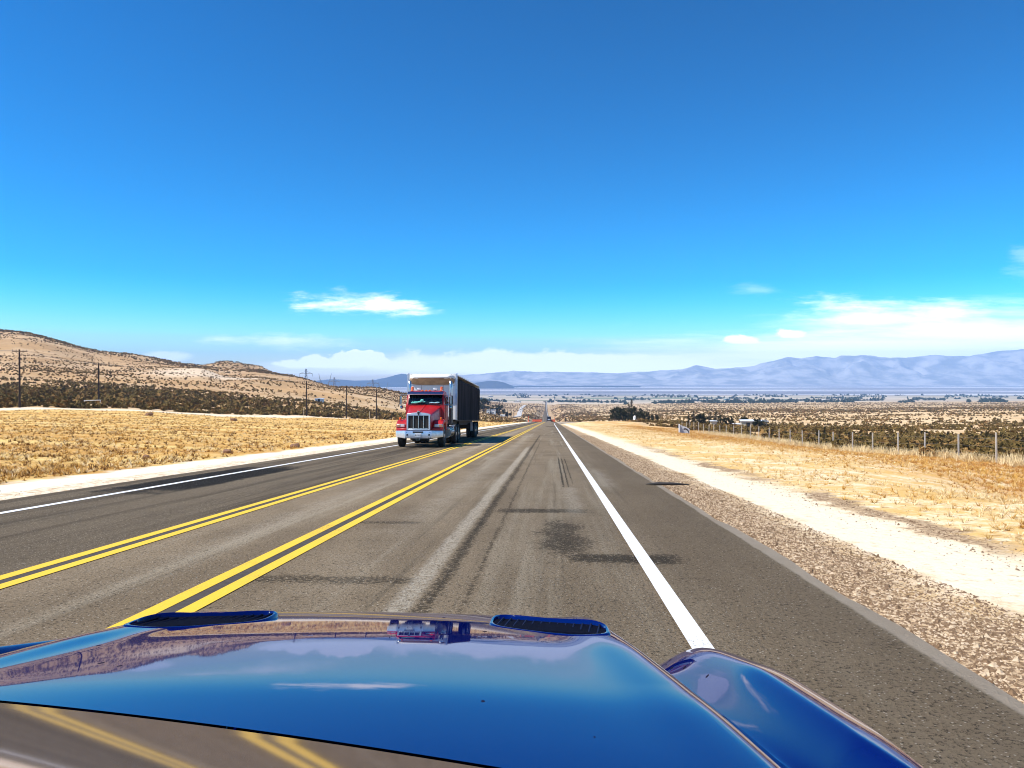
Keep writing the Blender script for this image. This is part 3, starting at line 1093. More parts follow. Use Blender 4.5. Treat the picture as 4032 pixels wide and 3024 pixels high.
    ye = rear_edge(xs) + 0.002
    ze = hood_z(np.clip(xs - CARX, -0.7, 0.7), ye) - 0.004
    along = np.array([HOOD_B.x - HOOD_A.x, HOOD_B.y - HOOD_A.y, 0.02])
    along /= np.linalg.norm(along)
    e1 = np.cross(along, [0, 0, 1.0])
    e1 /= np.linalg.norm(e1)
    if e1[1] > 0: e1 = -e1
    e2 = np.cross(along, e1)
    if e2[2] < 0: e2 = -e2
    ang0 = STRIP_ANGLES[0] + (STRIP_ANGLES[1] - STRIP_ANGLES[0]) * (xs - HOOD_A.x) / (HOOD_B.x - HOOD_A.x)
    P = np.stack([xs, ye, ze], -1)
    rows = [P]
    step = 0.006
    for i in range(40):
        a = np.radians(ang0 + STRIP_ANGLES[2] * step * (i + 0.5))
        dvec = e1[None, :] * np.sin(a)[:, None] - e2[None, :] * np.cos(a)[:, None]
        P = P + dvec * step
        rows.append(P)
    V = np.stack(rows, 0)
    n_, m_ = V.shape[:2]
    a = (np.arange(n_ - 1)[:, None] * m_ + np.arange(m_ - 1)[None, :]).ravel()
    F = np.stack([a, a + 1, a + m_ + 1, a + m_], -1)[:, ::-1]
    np_obj('added_mirror_strip', V.reshape(-1, 3), F, cm, root, smooth=True)
    return root


STRIP_ANGLES = (4.0, 1.0, 110.0)      # steepness of the added mirror strip: left end, right end, easing per metre


# ------------------------------------------------------------------ the red truck
def wheel(parent, x, y, r, w, tyre_m, rim_m, side):
    """tyre with a rim as its sub-part; side = +1 when the outer face looks to +x"""
    mb = MB()
    h = w / 2
    mb.lathe_x([(-h, r * 0.62), (-h, r * 0.86), (-h * 0.86, r * 0.96), (-h * 0.6, r), (-h * 0.25, r), (-h * 0.2, r * 0.985), (h * 0.2, r * 0.985), (h * 0.25, r), (h * 0.6, r), (h * 0.86, r * 0.96), (h, r * 0.86), (h, r * 0.62)], x, y, r, 40)
    tyre = mb.build('tyre', tyre_m, parent, 40)
    mr = MB()
    o = side * h
    mr.lathe_x([(o * 0.3, r * 0.60), (o * 0.97, r * 0.63), (o * 1.02, r * 0.60), (o * 0.6, r * 0.52), (o * 0.45, r * 0.34), (o * 0.5, r * 0.24), (o * 0.98, r * 0.20), (o * 1.05, r * 0.13), (o * 1.05, 0.01)], x, y, r, 32)
    for k in range(10):
        a = 2 * math.pi * k / 10
        mr.tube([(x + o * 0.44, y + r * 0.43 * math.cos(a), r + r * 0.43 * math.sin(a)), (x + o * 0.66, y + r * 0.43 * math.cos(a), r + r * 0.43 * math.sin(a))], 0.017, 6)
    mr.build('rim', rim_m, tyre, 40)
    return tyre


def arch_side(y0, y1, zb, top, wc, wr, n=14):
    """outline of a fender with a wheel arch cut out; top = list of (y, z)"""
    pts = [(y0, zb)] + top + [(y1, zb)]
    a0 = math.asin(min(1, max(-1, (zb - wc[1]) / wr)))
    arc = []
    for i in range(n + 1):
        a = a0 + (math.pi - 2 * a0) * i / n
        arc.append((wc[0] + wr * math.cos(a), wc[1] + wr * math.sin(a)))
    return pts + arc


def build_truck():
    red = M('red truck paint', (0.46, 0.006, 0.007), (0.38, 0.008, 0.009), 3, 0.42, coat=0.08, detail=2)
    chrome = M('chrome', (0.70, 0.69, 0.68), (0.52, 0.51, 0.50), 14, 0.30, metal=1.0)
    dullm = M('brushed bumper steel', (0.76, 0.78, 0.82), (0.62, 0.65, 0.70), 9, 0.34, metal=0.75, detail=6)
    black = M('black frame paint', (0.010, 0.010, 0.011), (0.02, 0.018, 0.016), 12, 0.7)
    rubber = M('tyre rubber', (0.013, 0.013, 0.013), (0.024, 0.022, 0.02), 20, 0.85)
    amber = M('amber lens', (0.85, 0.16, 0.012), (0.72, 0.11, 0.008), 8, 0.22, coat=0.6)
    white = M('white enamel', (0.82, 0.82, 0.80), (0.70, 0.70, 0.69), 6, 0.4)
    lens = M('lamp glass', (0.80, 0.80, 0.78), (0.55, 0.54, 0.52), 24, 0.12, coat=0.8)
    mesh_m = M('radiator mesh', (0.030, 0.021, 0.013), (0.012, 0.009, 0.007), 60, 0.6, bump=0.5, bscale=120)
    visor_m = M('dark blue visor', (0.012, 0.018, 0.065), (0.02, 0.028, 0.085), 12, 0.18, coat=1.0)
    X0, Y0 = -5.90, 32.6
    root = thing('semi_truck', 'red long nosed semi truck with chrome grille and twin exhaust stacks in the oncoming lane', 'truck', (X0, Y0, float(zroad(Y0)) + 0.004), (TILT, 0, rad(1.6)))
    # bumper: flat middle and swept ends
    mb = MB()
    rings = []
    for x, y, zb, zt in ((-1.07, 0.40, 0.475, 0.745), (-0.60, 0.02, 0.415, 0.755), (0.60, 0.02, 0.415, 0.755), (1.07, 0.40, 0.475, 0.745)):
        rings.append([(x, y, zb), (x, y - 0.012, zb + 0.05), (x, y - 0.012, zt - 0.04), (x, y, zt), (x, y + 0.07, zt), (x, y + 0.07, zb)])
    mb.loft(rings)
    bumper = mb.build('bumper', dullm, root, 25)
    holes = [(-0.24, 0.22, 0.655, 0.725)]
    for sx in (-1, 1):
        holes += [(sx * 0.49 - 0.036, sx * 0.49 + 0.036, 0.535, 0.605), (sx * 0.52 - 0.02, sx * 0.52 + 0.02, 0.68, 0.70)]
        holes += [(sx * 0.5 + q - 0.016, sx * 0.5 + q + 0.016, 0.432, 0.447) for q in (-0.05, 0.05)]
    for hx0, hx1, hz0, hz1 in holes:
        mb = MB()
        mb.box(hx0, hx1, -0.004, 0.02, hz0, hz1)
        mb.build('opening', black, bumper, 0)
    mb = MB()
    mb.box(-0.145, 0.145, -0.022, -0.012, 0.485, 0.640)
    plate = mb.build('license_plate', white, bumper, 30, bevel=0.006)
    cu_t = bpy.data.curves.new('plate_text', 'FONT')
    cu_t.body = "91V12"
    cu_t.size = 0.105
    cu_t.extrude = 0.002
    cu_t.align_x = 'CENTER'
    cu_t.materials.append(M('navy plate ink', (0.012, 0.013, 0.035)))
    tmp = bpy.data.objects.new('plate_text', cu_t)
    link(tmp)
    bpy.context.view_layer.update()
    tme = bpy.data.meshes.new_from_object(tmp.evaluated_get(bpy.context.evaluated_depsgraph_get()))
    bpy.data.objects.remove(tmp)
    to = link(bpy.data.objects.new('plate_lettering', tme))
    to.parent = bumper
    to.location = (0, -0.025, 0.515)
    to.rotation_euler = (rad(90), 0, 0)
    # tow hook under the bumper
    mb = MB()
    mb.tube([(-0.10, 0.06, 0.43), (-0.10, 0.06, 0.34), (0.06, 0.06, 0.34), (0.06, 0.06, 0.43)], 0.009, 6)
    mb.build('tow_loop', chrome, root)
    # hood
    secs = []
    prof = [(0.16, 0.56, 0.80, 1.515, 0.075), (0.30, 0.575, 0.80, 1.565, 0.075), (0.8, 0.62, 0.84, 1.655, 0.08), (1.5, 0.70, 0.92, 1.80, 0.08), (2.25, 0.785, 1.0, 1.955, 0.07)]
    for y, hw, zb, zt, cr in prof:
        sh = zt - 0.085
        secs.append([(-hw, y, zb), (-hw, y, sh - 0.05), (-hw + 0.03, y, sh + 0.01), (-hw * 0.86, y, sh + 0.045), (-hw * 0.5, y, sh + 0.075), (-0.055, y, zt - 0.004), (-0.030, y, zt + 0.020), (0.030, y, zt + 0.020), (0.055, y, zt - 0.004),
                     (hw * 0.5, y, sh + 0.075), (hw * 0.86, y, sh + 0.045), (hw - 0.03, y, sh + 0.01), (hw, y, sh - 0.05), (hw, y, zb)])
    mb = MB()
    mb.loft(secs)
    hood = mb.build('hood', red, root, 32)
    # grille shell, bars, mesh
    mb = MB()
    outer = [(-0.525, 0.79), (0.525, 0.79), (0.525, 1.50), (0.30, 1.545), (0.0, 1.575), (-0.30, 1.545), (-0.525, 1.50)]
    mb.box(-0.525, -0.455, 0.05, 0.16, 0.79, 1.50)
    mb.box(0.455, 0.525, 0.05, 0.16, 0.79, 1.50)
    mb.prism_y([(-0.455, 1.425), (0.455, 1.425), (0.525, 1.5005), (0.30, 1.545), (0, 1.575), (-0.30, 1.545), (-0.525, 1.5005)], 0.05, 0.16)
    mb.box(-0.455, 0.455, 0.052, 0.16, 0.79, 0.835)
    grille = mb.build('grille', dullm, root, 30, bevel=0.008)
    mb = MB()
    mb.box(-0.46, 0.46, 0.10, 0.155, 0.82, 1.435)
    mb.build('mesh', mesh_m, grille, 0)
    mb = MB()
    for x in (-0.23, 0.0, 0.23):
        mb.tube([(x, 0.075, 0.825), (x, 0.075, 1.455)], 0.017, 8)
    for x in (-0.34, -0.115, 0.115, 0.34):
        mb.box(x - 0.075, x + 0.075, 0.06, 0.09, 0.83, 0.862)
    mb.build('bar', chrome, grille)
    # hood emblem: a dark shield in a chrome surround on the nose
    mb = MB()
    mb.prism_y([(-0.042, 1.60), (-0.05, 1.56), (-0.03, 1.475), (0, 1.42), (0.03, 1.475), (0.05, 1.56), (0.042, 1.60)], 0.02, 0.05)
    em = mb.build('emblem', black, root, 0)
    mb = MB()
    mb.loft([[(-0.055, 0.03, 1.595), (0.055, 0.03, 1.595), (0.055, 0.03, 1.635), (-0.055, 0.03, 1.635)], [(-0.04, 0.30, 1.605), (0.04, 0.30, 1.605), (0.035, 0.30, 1.625), (-0.035, 0.30, 1.625)]])
    mb.build('surround', chrome, em, 30, bevel=0.006)
    # fenders
    for sx in (-1, 1):
        top = [(0.46, 1.02), (0.50, 1.08), (0.62, 1.16), (0.88, 1.235), (1.20, 1.25), (1.52, 1.16), (1.76, 0.98)]
        out_ = arch_side(0.46, 1.86, 0.74, top, (1.17, 0.53), 0.60)
        mb = MB()
        a, b = 0.58, 1.07
        if sx > 0: mb.prism_x(out_, a, b)
        else: mb.prism_x(out_, -b, -a)
        fender = mb.build('fender', red, root, 30, bevel=0.045, seg=3)
        # valance joining the fender to the swept bumper
        vb = MB()
        vb.loft([[(sx * x, y, 0.70), (sx * x, y, 0.86), (sx * x, y + 0.30, 0.86), (sx * x, y + 0.30, 0.70)] for x, y in ((0.56, 0.20), (0.80, 0.26), (1.05, 0.42))])
        vb.build('valance', red, root, 30, bevel=0.02)
        hy = 0.455
        hl = MB()
        hl.box(sx * 0.855 - 0.185, sx * 0.855 + 0.185, hy - 0.03, hy + 0.02, 0.905, 1.045)
        hl_o = hl.build('headlight', chrome, root, 30, bevel=0.012)
        for cx_ in (-0.09, 0.09):
            l2 = MB()
            l2.box(sx * 0.855 + cx_ - 0.075, sx * 0.855 + cx_ + 0.075, hy - 0.045, hy - 0.025, 0.925, 1.025)
            lens_c = lens if (cx_ > 0) == (sx < 0) else M('amber turn lens', (0.55, 0.28, 0.14), (0.4, 0.2, 0.1), 30, 0.15, coat=0.6)
            l2.build('lens', lens_c, hl_o, 30, bevel=0.012)
        tl = MB()
        tl.lathe_z([(0, 0.035), (0.05, 0.05), (0.10, 0.045), (0.12, 0.02)], sx * 0.93, 0.72, 1.235)
        tl.build('turn_signal', amber, root)
    # cab
    secs = []
    for y, hw, zb, zt in ((2.16, 0.92, 0.75, 1.98), (2.24, 0.93, 0.75, 2.03), (2.42, 0.92, 0.75, 2.46), (2.55, 0.90, 0.75, 2.60), (2.75, 0.90, 0.75, 2.645), (3.55, 0.90, 0.75, 2.64), (3.75, 0.88, 0.75, 2.55)):
        secs.append([(-hw, y, zb), (-hw, y, min(1.9, zt - 0.1)), (-hw * 0.94, y, zt - 0.06), (-hw * 0.86, y, zt), (hw * 0.86, y, zt), (hw * 0.94, y, zt - 0.06), (hw, y, min(1.9, zt - 0.1)), (hw, y, zb)])
    mb = MB()
    mb.loft(secs)
    cab = mb.build('cab', red, root, 30)
    # windscreen with its dark cabin behind it
    glass = bpy.data.materials.new('windscreen glass')
    glass.use_nodes = True
    tg = NT(glass.node_tree)
    pg = glass.node_tree.nodes['Principled BSDF']
    on = tg.obj()
    tg.put(pg.inputs['Base Color'], tg.mix(tg.step(tg.noise(on, 2.2, 4), 0.45, 0.75), (0.002, 0.004, 0.006), (0.012, 0.030, 0.038)))
    pg.inputs['Roughness'].default_value = 0.05
    pg.inputs['Specular IOR Level'].default_value = 0.35
    mb = MB()
    def ws(x, k, off=0.0):
        # point on the raked screen: k 0 bottom .. 1 top
        return (x, 2.175 + 0.21 * k - off, 1.985 + 0.475 * k)
    rows = []
    for k in (0.0, 0.5, 1.0):
        rows.append([ws(x * (0.80 - 0.02 * k), k, 0.030 * (1 - (x) ** 2) + 0.004) for x in np.linspace(-1, 1, 13)])
    mb.loft(rows, caps=False, closed=False)
    screen = mb.build('windshield', glass, root, 60)
    mb = MB()
    fr = [ws(-0.82, -0.03, 0.01), ws(0.82, -0.03, 0.01), ws(0.80, 1.03, 0.01), ws(-0.80, 1.03, 0.01), ws(-0.82, -0.03, 0.01)]
    mb.tube(fr, 0.016, 6)
    mb.build('seal', black, screen)
    # visor
    mb = MB()
    mb.loft([[(x, 2.16 + 0.05 * x * x, 2.44), (x, 2.13 + 0.05 * x * x, 2.455), (x, 2.30 + 0.05 * x * x, 2.585), (x, 2.34 + 0.05 * x * x, 2.58)] for x in np.linspace(-0.86, 0.86, 15)])
    vis = mb.build('sun_visor', visor_m, root, 40)
    mb = MB()
    mb.tube([(x, 2.135 + 0.05 * x * x, 2.446) for x in np.linspace(-0.87, 0.87, 15)], 0.020, 8)
    mb.build('trim', chrome, vis)
    # roof lights
    for x in (-0.70, -0.20, -0.02, 0.16, 0.70):
        mb = MB()
        mb.loft([[(x - 0.055, 2.52, 2.60), (x + 0.055, 2.52, 2.60), (x + 0.055, 2.70, 2.63), (x - 0.055, 2.70, 2.63)], [(x - 0.045, 2.54, 2.675), (x + 0.045, 2.54, 2.675), (x + 0.04, 2.68, 2.665), (x - 0.04, 2.68, 2.665)]])
        mb.build('marker_light', amber, root, 30, bevel=0.015)
    for x in (-0.72, 0.70):
        mb = MB()
        mb.lathe_z([(0, 0.085), (0.03, 0.09), (0.05, 0.07)], x, 2.85, 2.635)
        bc = mb.build('beacon', white, root)
        mb = MB()
        mb.lathe_z([(0.05, 0.062), (0.06, 0.070), (0.19, 0.066), (0.205, 0.05)], x, 2.85, 2.635)
        mb.build('lens', amber, bc)
    for x in (-0.38, 0.40):
        mb = MB()
        mb.box(x - 0.095, x + 0.095, 2.70, 2.80, 2.665, 2.765)
        mb.tube([(x, 2.75, 2.63), (x, 2.75, 2.67)], 0.02, 6)
        wl = mb.build('work_light', chrome, root, 30, bevel=0.012)
        mb = MB()
        mb.box(x - 0.080, x + 0.080, 2.690, 2.705, 2.680, 2.750)
        mb.build('lens', lens, wl, 30, bevel=0.006)
    # exhaust stacks: chrome curved tips over slotted shields
    shield_m = M('slotted heat shield', (0.20, 0.19, 0.18), (0.035, 0.03, 0.028), 26, 0.35, metal=0.8, stretch=(1, 1, 3.0))
    for sx in (-1, 1):
        x = sx * 1.03
        mb = MB()
        mb.tube([(x, 3.98, 2.30), (x, 3.98, 2.78), (x, 3.98, 2.98), (x - 0.015, 4.02, 3.08), (x - 0.05, 4.10, 3.14)], [0.082, 0.082, 0.082, 0.080, 0.078], 16)
        st = mb.build('exhaust_stack', chrome, root, 40)
        mb = MB()
        mb.tube([(x, 3.98, 1.08), (x, 3.98, 2.38)], 0.105, 16)
        mb.build('heat_shield', shield_m, st, 40)
    # mirrors
    for sx in (-1, 1):
        x = sx * 1.23
        mb = MB()
        mb.box(x - 0.05, x + 0.05, 2.42, 2.52, 1.98, 2.40)
        mir = mb.build('mirror', black, root, 30, bevel=0.02)
        mb = MB()
        mb.box(x - 0.032 * sx - 0.022, x - 0.032 * sx + 0.022, 2.405, 2.42, 2.0, 2.38)
        mb.box(x - 0.07, x + 0.07, 2.38, 2.54, 1.93, 1.955)
        mb.build('mirror_edge', chrome, mir, 30)
        mb = MB()
        mb.bar((sx * 0.90, 2.44, 2.42), (x, 2.46, 2.43), 0.014)
        mb.bar((sx * 0.90, 2.36, 1.955), (x + sx * 0.05, 2.46, 1.945), 0.016)
        mb.bar((sx * 0.91, 2.43, 2.36), (sx * 1.12, 2.44, 1.965), 0.014)
        mb.build('bracket', chrome, mir)
        mb = MB()
        mb.lathe_z([(0, 0.02), (0.03, 0.075), (0.10, 0.085), (0.15, 0.06), (0.17, 0.02)], x - sx * 0.06, 2.44, 1.755)
        mb.build('spot_mirror', M('dull chrome', (0.40, 0.40, 0.38), (0.1, 0.1, 0.1), 10, 0.2, metal=0.9), mir)
    # door details on the shaded side
    for sx in (-1, 1):
        mb = MB()
        mb.box(sx * 0.905, sx * 0.935, 2.55, 3.5, 1.05, 2.42)
        dr = mb.build('door', red, root, 30, bevel=0.02)
        mb = MB()
        mb.box(sx * 0.915, sx * 0.942, 2.62, 3.42, 1.92, 2.36)
        mb.build('window', glass, dr, 30, bevel=0.03)
        mb = MB()
        mb.box(sx * 0.935, sx * 0.965, 3.28, 3.42, 1.62, 1.66)
        mb.build('handle', chrome, dr, 30, bevel=0.008)
        tl = MB()
        tl.box(sx * 0.90, sx * 0.96, 2.28, 2.40, 1.23, 1.33)
        tl.build('turn_signal', amber, root, 30, bevel=0.02)
    # chassis, tanks, steps
    mb = MB()
    for sx in (-1, 1):
        mb.box(sx * 0.42 - 0.05, sx * 0.42 + 0.05, 0.4, 8.6, 0.72, 0.98)
    mb.box(-0.40, 0.40, 0.35, 2.1, 0.34, 0.75)
    mb.box(-0.42, 0.30, 1.0, 1.3, 0.26, 0.50)
    mb.box(-0.9, 0.9, 2.3, 3.7, 0.62, 0.80)
    mb.tube([(-0.95, 1.15, 0.50), (0.95, 1.15, 0.50)], 0.08, 8)
    mb.box(-0.85, 0.85, 5.6, 7.9, 1.02, 1.14)
    mb.build('chassis', black, root, 30)
    for sx in (-1, 1):
        mb = MB()
        mb.tube([(sx * 0.86, 3.05, 0.62), (sx * 0.86, 4.75, 0.62)], 0.29, 24)
        tk = mb.build('fuel_tank', chrome, root, 40)
        for y in (3.35, 3.9, 4.45):
            mb = MB()
            mb.tube([(sx * 0.86 + 0.297 * math.cos(a), y, 0.62 + 0.297 * math.sin(a)) for a in np.linspace(-2.2, 2.2, 18)], 0.014, 6)
            mb.build('strap', black, tk)
        for z in (0.42, 0.78):
            mb = MB()
            mb.box(sx * 1.0 - 0.10, sx * 1.0 + 0.10, 2.28, 2.82, z, z + 0.035)
            mb.build('step', chrome, root, 30)
        mb = MB()
        mb.box(sx * 0.98 - 0.12, sx * 0.98 + 0.12, 4.80, 5.15, 0.93, 0.965)
        mb.box(sx * 0.98 - 0.10, sx * 0.98 + 0.10, 4.85, 5.1, 0.55, 0.92)
        mb.build('battery_box', dullm, root, 30, bevel=0.01)
    for sx in (-1, 1):
        wheel(root, sx * 0.91, 1.15, 0.505, 0.29, rubber, chrome, sx)
        for y in (6.1, 7.42):
            for off in (0.97, 0.66):
                wheel(root, sx * off, y, 0.505, 0.26, rubber, chrome, sx)
        mb = MB()
        mb.box(sx * 0.82 - 0.30, sx * 0.82 + 0.30, 8.15, 8.17, 0.22, 0.98)
        mb.build('mud_flap', rubber, root, 0)
    mb = MB()
    mb.box(-0.02, 0.22, 8.11, 8.135, 0.46, 0.70)
    mb.build('flap_plate', white, root, 0)

    # ---- things on the dashboard, behind the screen's lower edge
    mint = M('mint green plush', (0.16, 0.62, 0.50), (0.10, 0.46, 0.38), 20, 0.9)
    rot = root.rotation_euler
    base = Matrix.Translation(root.location) @ rot.to_matrix().to_4x4()

    def on_dash(name, mb_, mat, label, cat):
        o = mb_.build(name, mat, None, 50)
        o.matrix_world = base
        return tag(o, label, cat)
    mb = MB()
    mb.ball((-0.14, 2.10, 2.14), 0.085, 14, (1.0, 0.45, 0.95))
    mb.tube([(-0.64, 2.145, 2.035), (-0.5, 2.12, 2.05), (-0.36, 2.105, 2.06), (-0.2, 2.10, 2.09)], [0.02, 0.055, 0.045, 0.05], 10)
    mb.tube([(-0.08, 2.10, 2.08), (-0.02, 2.10, 2.09), (0.01, 2.10, 2.12)], [0.03, 0.02, 0.012], 8)
    mb.tube([(-0.66, 2.15, 2.025), (-0.60, 2.14, 2.075), (-0.52, 2.13, 2.03)], [0.03, 0.035, 0.03], 8)
    on_dash('plush_toy', mb, mint, 'mint green plush toy lying along the dashboard of the red truck', 'toy')
    mb = MB()
    mb.tube([(0.18, 2.12, 2.03), (0.30, 2.115, 2.045), (0.45, 2.12, 2.04)], [0.012, 0.035, 0.025], 8)
    mb.tube([(0.45, 2.13, 2.035), (0.58, 2.14, 2.05), (0.68, 2.15, 2.06)], [0.03, 0.04, 0.02], 8)
    on_dash('cleaning_cloth', mb, M('pale teal cloth', (0.40, 0.66, 0.62), (0.16, 0.40, 0.55), 9, 0.95), 'pale teal cloth bunched on the dashboard beside the plush toy', 'cloth')

    # ---------------- trailer
    tw = M('white trailer skin', (0.83, 0.82, 0.78), (0.74, 0.74, 0.72), 1.5, 0.42, coat=0.3)
    alu = M('aluminium post', (0.55, 0.60, 0.66), (0.42, 0.47, 0.55), 6, 0.38, metal=0.6)
    XT, YT = -6.27, 38.7
    tr = thing('cargo_trailer', 'white fronted cargo trailer with sagging black side curtain coupled behind the red truck', 'trailer', (XT, YT, float(zroad(YT)) + 0.004), (TILT, 0, rad(0.7)))
    L = 14.6
    mb = MB()
    mb.box(-1.27, 1.27, 0.0, 0.10, 1.25, 3.67)
    mb.build('front_wall', tw, tr, 30)
    mb = MB()
    for x in (-0.57, 0.60): mb.box(x - 0.008, x + 0.008, -0.006, 0.0, 1.30, 3.05)
    mb.box(-1.2, 1.2, -0.008, 0.0, 3.05, 3.065)
    mb.build('seam', M('grey seam', (0.30, 0.31, 0.33)), tr, 0)
    mb = MB()
    rings = []
    for y, hx, z0, z1 in ((0.0, 1.20, 3.075, 3.66), (-0.12, 1.16, 3.16, 3.655), (-0.30, 1.05, 3.29, 3.62), (-0.42, 0.95, 3.375, 3.56), (-0.47, 0.88, 3.42, 3.50)):
        r = []
        nn = 28
        for k in range(nn):
            a = 2 * math.pi * k / nn
            ca, sa = math.cos(a), math.sin(a)
            ca = math.copysign(abs(ca) ** 0.35, ca)
            sa = math.copysign(abs(sa) ** 0.45, sa)
            r.append((hx * ca, y, (z0 + z1) / 2 + (z1 - z0) / 2 * sa))
        rings.append(r)
    mb.loft(rings)
    under_shade = M('brown shaded trailer skin', (0.50, 0.36, 0.24), (0.26, 0.175, 0.115), 2.2, 0.8, detail=8)
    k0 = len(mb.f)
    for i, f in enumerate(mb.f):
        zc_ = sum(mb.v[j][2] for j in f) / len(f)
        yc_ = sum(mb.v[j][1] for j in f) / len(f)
        if zc_ < 3.455 + yc_ * 0.12 and yc_ < -0.01: mb.mi[i] = 1  # shade under the fairing painted as brown on its lower faces
    mb.build('nose_fairing', [tw, under_shade], tr, 50)
    for sx in (-1, 1):
        mb = MB()
        mb.box(sx * 1.285 - 0.045, sx * 1.285 + 0.045, -0.02, 0.12, 1.22, 3.69)
        mb.build('corner_post', alu, tr, 30, bevel=0.008)
    mb = MB()
    mb.box(-1.27, 1.27, 0.1, L, 3.60, 3.665)
    mb.build('roof', tw, tr, 30)
    mb = MB()
    mb.box(-1.24, 1.24, 0.1, L, 1.16, 1.25)
    mb.box(-0.75, -0.60, 0.1, L, 0.90, 1.16)
    mb.box(0.60, 0.75, 0.1, L, 0.90, 1.16)
    mb.box(-0.95, 0.95, L - 3.4, L - 0.3, 0.62, 0.95)
    mb.build('underframe', black, tr, 30)
    # curtain: tarpaulin hanging in uneven folds
    tarp = M('black tarpaulin', (0.005, 0.0045, 0.006), (0.040, 0.034, 0.040), 1.3, 0.92, spec=0.08, stretch=(1, 1.6, 0.2), bump=0.4, bscale=6, bdist=0.03)
    for sx in (-1, 1):
        yy = np.linspace(0.12, L, 190)
        zz = np.linspace(1.22, 3.62, 14)
        Yg, Zg = np.meshgrid(yy, zz, indexing='ij')
        fold = fbm(Yg * 1.9, Zg * 0.18, 5 + sx, 4) * 0.17 + np.sin(Yg * 2 * math.pi / 1.22) * 0.012
        k = (Zg - 1.22) / 2.4
        Xg = sx * (1.285 + fold * (0.35 + 0.65 * np.sin(np.pi * k) ** 0.7))
        Zs = Zg - 0.05 * np.clip(k, 0, 1) * (0.5 + fbm(Yg * 0.8, Yg * 0, 3)) + 0.02 * (1 - k) * fbm(Yg * 1.5, Yg * 0, 6)
        V = np.stack([Xg, Yg, Zs], -1).reshape(-1, 3)
        n, m = Yg.shape
        a = (np.arange(n - 1)[:, None] * m + np.arange(m - 1)[None, :]).ravel()
        F = np.stack([a, a + m, a + m + 1, a + 1], -1)
        np_obj('side_curtain', V, F, tarp, tr, smooth=True)
    mb = MB()
    mb.box(-1.27, 1.27, L - 0.02, L + 0.05, 1.2, 3.66)
    mb.build('rear_door', tw, tr, 30)
    for sx in (-1, 1):
        for y in (L - 2.6, L - 1.3):
            wheel(tr, sx * 1.08, y, 0.50, 0.27, rubber, chrome, sx)
            wheel(tr, sx * 0.76, y, 0.50, 0.27, rubber, chrome, sx)
        mb = MB()
        mb.box(sx * 1.08 - 0.07, sx * 1.08 + 0.07, 2.6, 2.74, 0.45, 1.16)
        mb.box(sx * 1.08 - 0.15, sx * 1.08 + 0.15, 2.5, 2.84, 0.40, 0.45)
        mb.build('landing_leg', black, tr, 30)
        mb = MB()
        mb.box(sx * 1.12 - 0.075, sx * 1.12 + 0.075, L - 4.35, L - 4.31, 0.50, 1.10)
        mb.build('side_marker_board', M('pale grey board', (0.55, 0.50, 0.50), (0.45, 0.41, 0.42)), tr, 0)
        mb = MB()
        mb.box(sx * 0.92 - 0.32, sx * 0.92 + 0.32, L - 0.5, L - 0.48, 0.2, 1.1)
        mb.build('mud_flap', rubber, tr, 0)
    mb = MB()
    mb.box(0.90, 0.98, -0.05, 0.0, 1.27, 1.42)
    mb.box(0.70, 0.90, -0.01, 0.0, 1.27, 1.40)
    mb.build('air_coupling', chrome, tr, 30)
    # a small lamp on top of the front wall
    for x, z in ((-1.08, 3.60), (1.02, 3.60)):
        mb = MB()
        mb.box(x - 0.02, x + 0.02, -0.03, 0.0, z - 0.035, z + 0.03)
        mb.build('marker_light', black, tr, 0)


# ------------------------------------------------------------------ the dark car far ahead
def build_suv():
    body = M('black car paint', (0.012, 0.012, 0.014), (0.02, 0.02, 0.022), 4, 0.3, coat=0.8)
    glass = M('dark glass', (0.012, 0.014, 0.018), (0.03, 0.03, 0.035), 4, 0.08)
    Y0, X0 = 342.0, -0.85
    root = thing('dark_suv', 'small dark suv driving away at the far end of the lane', 'car', (X0, Y0, float(zroad(Y0)) + 0.02), (TILT, 0, 0))
    mb = MB()
    mb.loft([[(-0.9, y, zb), (0.9, y, zb), (0.94, y, zm), (0.86, y, zt), (-0.86, y, zt), (-0.94, y, zm)] for y, zb, zm, zt in ((0, 0.42, 0.7, 1.0), (0.1, 0.34, 0.72, 1.06), (3.2, 0.34, 0.72, 1.05), (4.5, 0.36, 0.66, 0.95), (4.75, 0.45, 0.62, 0.8))])
    mb.build('body', body, root, 30, bevel=0.04)
    mb = MB()
    mb.loft([[(-w_, y, 1.04), (w_, y, 1.04), (w_ * t_, y2, z2), (-w_ * t_, y2, z2)] for y, y2, w_, t_, z2 in ((0.06, 0.30, 0.86, 0.80, 1.80), (0.3, 0.45, 0.86, 0.80, 1.86), (2.6, 2.3, 0.86, 0.80, 1.86), (3.5, 2.6, 0.84, 0.80, 1.78))])
    mb.build('cabin', body, root, 30, bevel=0.03)
    mb = MB()
    mb._add([(-0.68, 0.085, 1.12), (0.68, 0.085, 1.12), (0.58, 0.245, 1.68), (-0.58, 0.245, 1.68)], [(0, 1, 2, 3)])
    mb.build('rear_window', glass, root, 0)
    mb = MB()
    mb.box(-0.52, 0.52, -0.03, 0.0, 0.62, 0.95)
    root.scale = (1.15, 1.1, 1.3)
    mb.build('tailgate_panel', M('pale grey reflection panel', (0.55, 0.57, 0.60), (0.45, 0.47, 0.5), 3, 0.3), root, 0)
    tl = M('red lens', (0.35, 0.012, 0.012), None, 4, 0.2)
    rb = M('suv tyre', (0.012, 0.012, 0.012))
    for sx in (-1, 1):
        mb = MB()
        mb.box(sx * 0.80 - 0.09, sx * 0.80 + 0.09, -0.02, 0.05, 0.90, 1.12)
        mb.build('tail_light', tl, root, 30)
        for y in (0.9, 3.75):
            wheel(root, sx * 0.82, y, 0.36, 0.24, rb, M('suv rim', (0.4, 0.4, 0.42), None, 5, 0.3, metal=0.9), sx)


